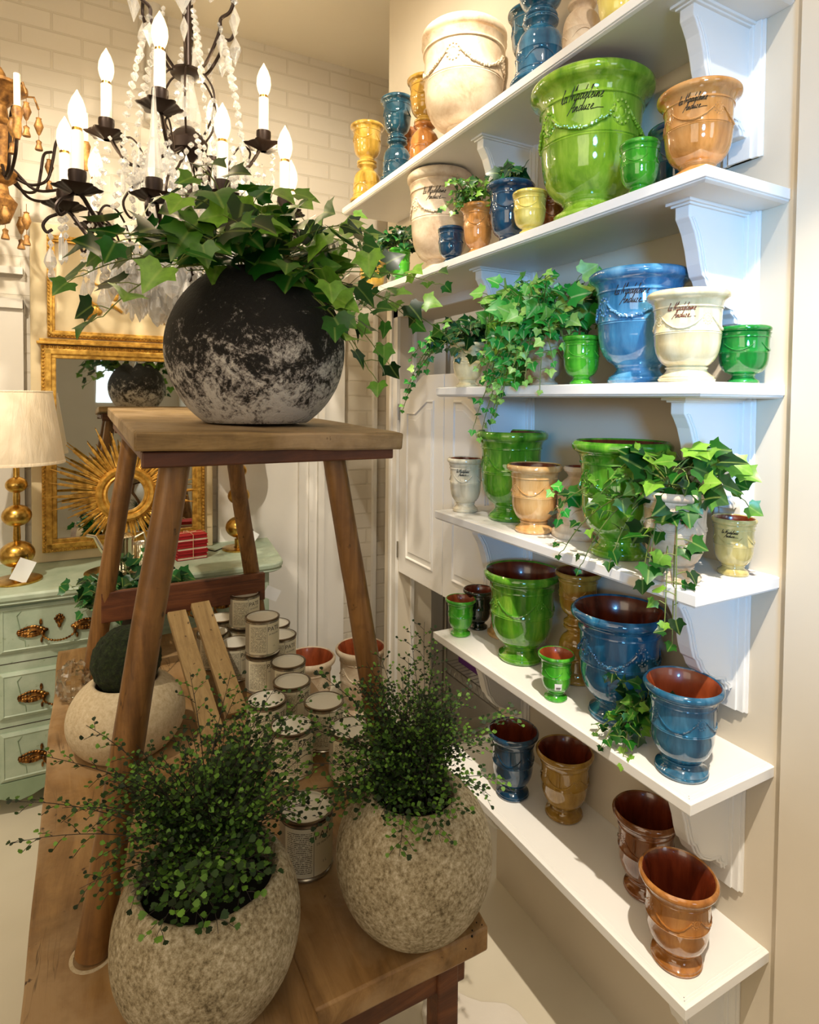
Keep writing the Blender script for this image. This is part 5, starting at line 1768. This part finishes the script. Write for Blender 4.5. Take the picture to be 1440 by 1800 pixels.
# ---------------------------------------------------------------- maidenhair ferns
def fern(label, root, fronds, seed, group='maidenhair ferns'):
    rnd = R(seed)
    t = thing('maidenhair_fern', label, 'plant', root, 0, group)
    root = Vector(root)
    lv = MB(); lv.uv = []; sm = MB()
    for tip, lift, dens, ls in fronds:
        tip = Vector(tip)-root
        s0 = Vector((rnd.uniform(-.03, .03), rnd.uniform(-.03, .03), -.02))
        hor = Vector((tip.x, tip.y, 0))
        pts = bez(s0, s0+hor*.15+Vector((0, 0, lift+max(0, tip.z)*.4)), tip*.7+Vector((0, 0, lift*.7)), tip, 14)
        sm.tube(pts, [.0011-.0007*k/14 for k in range(15)], 4, cap=False)
        # side branches with leaflets
        nb = dens
        for b in range(nb):
            u = .22+.76*b/nb
            i = min(13, int(u*14)); p = pts[i].lerp(pts[i+1], u*14-i)
            tg = (pts[i+1]-pts[i]).normalized()
            sd = tg.cross(Vector((rnd.uniform(-.4, .4), rnd.uniform(-.4, .4), 1))).normalized()*(1 if b % 2 else -1)
            L = .062*(1-u*.65)*rnd.uniform(.6, 1.2)
            bd = (sd+tg*.9+Vector((0, 0, rnd.uniform(-.1, .3)))).normalized()
            q = p+bd*L+Vector((0, 0, -.25*L))
            br = [p, p.lerp(q, .5)+Vector((0, 0, .1*L)), q]
            sm.tube(br, .0005, 3, cap=False)
            nl = max(2, int(L/.0085))
            for k in range(nl+1):
                v = p.lerp(q, (k+.7)/(nl+.8))+Vector((0, 0, .08*L))
                sidel = bd.cross(Vector((0, 0, 1))).normalized()*(1 if k % 2 else -1)
                dv = (sidel+bd*.6+Vector((0, 0, rnd.uniform(-.3, .3)))).normalized() if k < nl else bd
                nr = (Vector((rnd.uniform(-.6, .6), rnd.uniform(-.6, .6), .8))+(CAMV-root-v).normalized()*.6)
                add_leaf(lv, v, dv, nr, ls*.86*rnd.uniform(.7, 1.2), shape='fan')
    lv.build('leaflets', L_FERN, t, True)
    sm.build('stems', M_STEMD, t)
    return t
rnd = R(77)
ra = (.169, .969, .865)
fa = []
for tip in ((-.10, 1.00, 1.03), (-.06, 1.03, 1.07), (-.03, .95, 1.03), (.00, 1.05, 1.09), (.02, .90, .98), (-.09, .95, 1.00)):
    fa.append((tip, .05, 14, .0085))
for k in range(92):
    a = rnd.uniform(0, 2*PI); r = rnd.uniform(.05, .19)
    x = .165+r*math.cos(a)*1.05; y = .99+r*math.sin(a)*(.85 if math.sin(a) > 0 else .55)
    z = .90+rnd.uniform(-.02, .17)-max(0, r-.10)*.5
    fa.append(((x, y, z), rnd.uniform(.02, .06), 11, .0095))
for tip in ((.076, .835, .885), (.158, .835, .865), (.12, .83, .93), (.20, .85, .92), (.13, .85, .875), (.21, .86, .87), (.17, .86, .90), (.24, .88, .885), (.10, .87, .89)):
    fa.append((tip, .05, 9, .014))
for tip in ((.25, 1.13, 1.06), (.16, 1.10, 1.12), (.22, 1.05, 1.13), (.29, 1.02, 1.10)):
    fa.append((tip, .06, 12, .0085))
for k in range(16):
    fa.append(((.30+rnd.uniform(-.04, .10), 1.08+rnd.uniform(-.06, .10), .93+rnd.uniform(-.08, .10)), .05, 13, .010))
fern('dark maidenhair fern growing in the near left round stone pot', ra, fa, 41)
rb = (.530, .954, .865)
fb = []
for tip in ((.585, 1.02, 1.165), (.60, 1.00, 1.13), (.57, 1.05, 1.15), (.55, 1.02, 1.10), (.62, 1.03, 1.11), (.50, 1.05, 1.11), (.47, 1.04, 1.10), (.44, 1.02, 1.08)):
    fb.append((tip, .04, 15, .0075))
for k in range(84):
    a = rnd.uniform(0, 2*PI); r = rnd.uniform(.04, .16)
    x = .535+r*math.cos(a); y = .975+r*math.sin(a)*(.9 if math.sin(a) > 0 else .5)
    z = .92+rnd.uniform(-.02, .16)-max(0, r-.10)*.4
    fb.append(((x, y, z), rnd.uniform(.02, .05), 11, .0085))
for tip in ((.77, .95, .97), (.80, 1.0, .95), (.74, .95, .84), (.72, .98, .80), (.76, 1.02, .88), (.37, 1.05, 1.10), (.35, 1.04, 1.0), (.33, 1.02, .95), (.36, .95, .92), (.34, .98, .86), (.30, 1.02, .90), (.505, .82, .885), (.44, .84, .87), (.55, .84, .90)):
    fb.append((tip, .05, 13, .011))
for k in range(14):
    fb.append(((.43+rnd.uniform(-.08, .05), 1.02+rnd.uniform(-.06, .08), .94+rnd.uniform(-.07, .08)), .05, 13, .010))
fern('tall dark maidenhair fern growing in the near right round stone pot', rb, fb, 42)
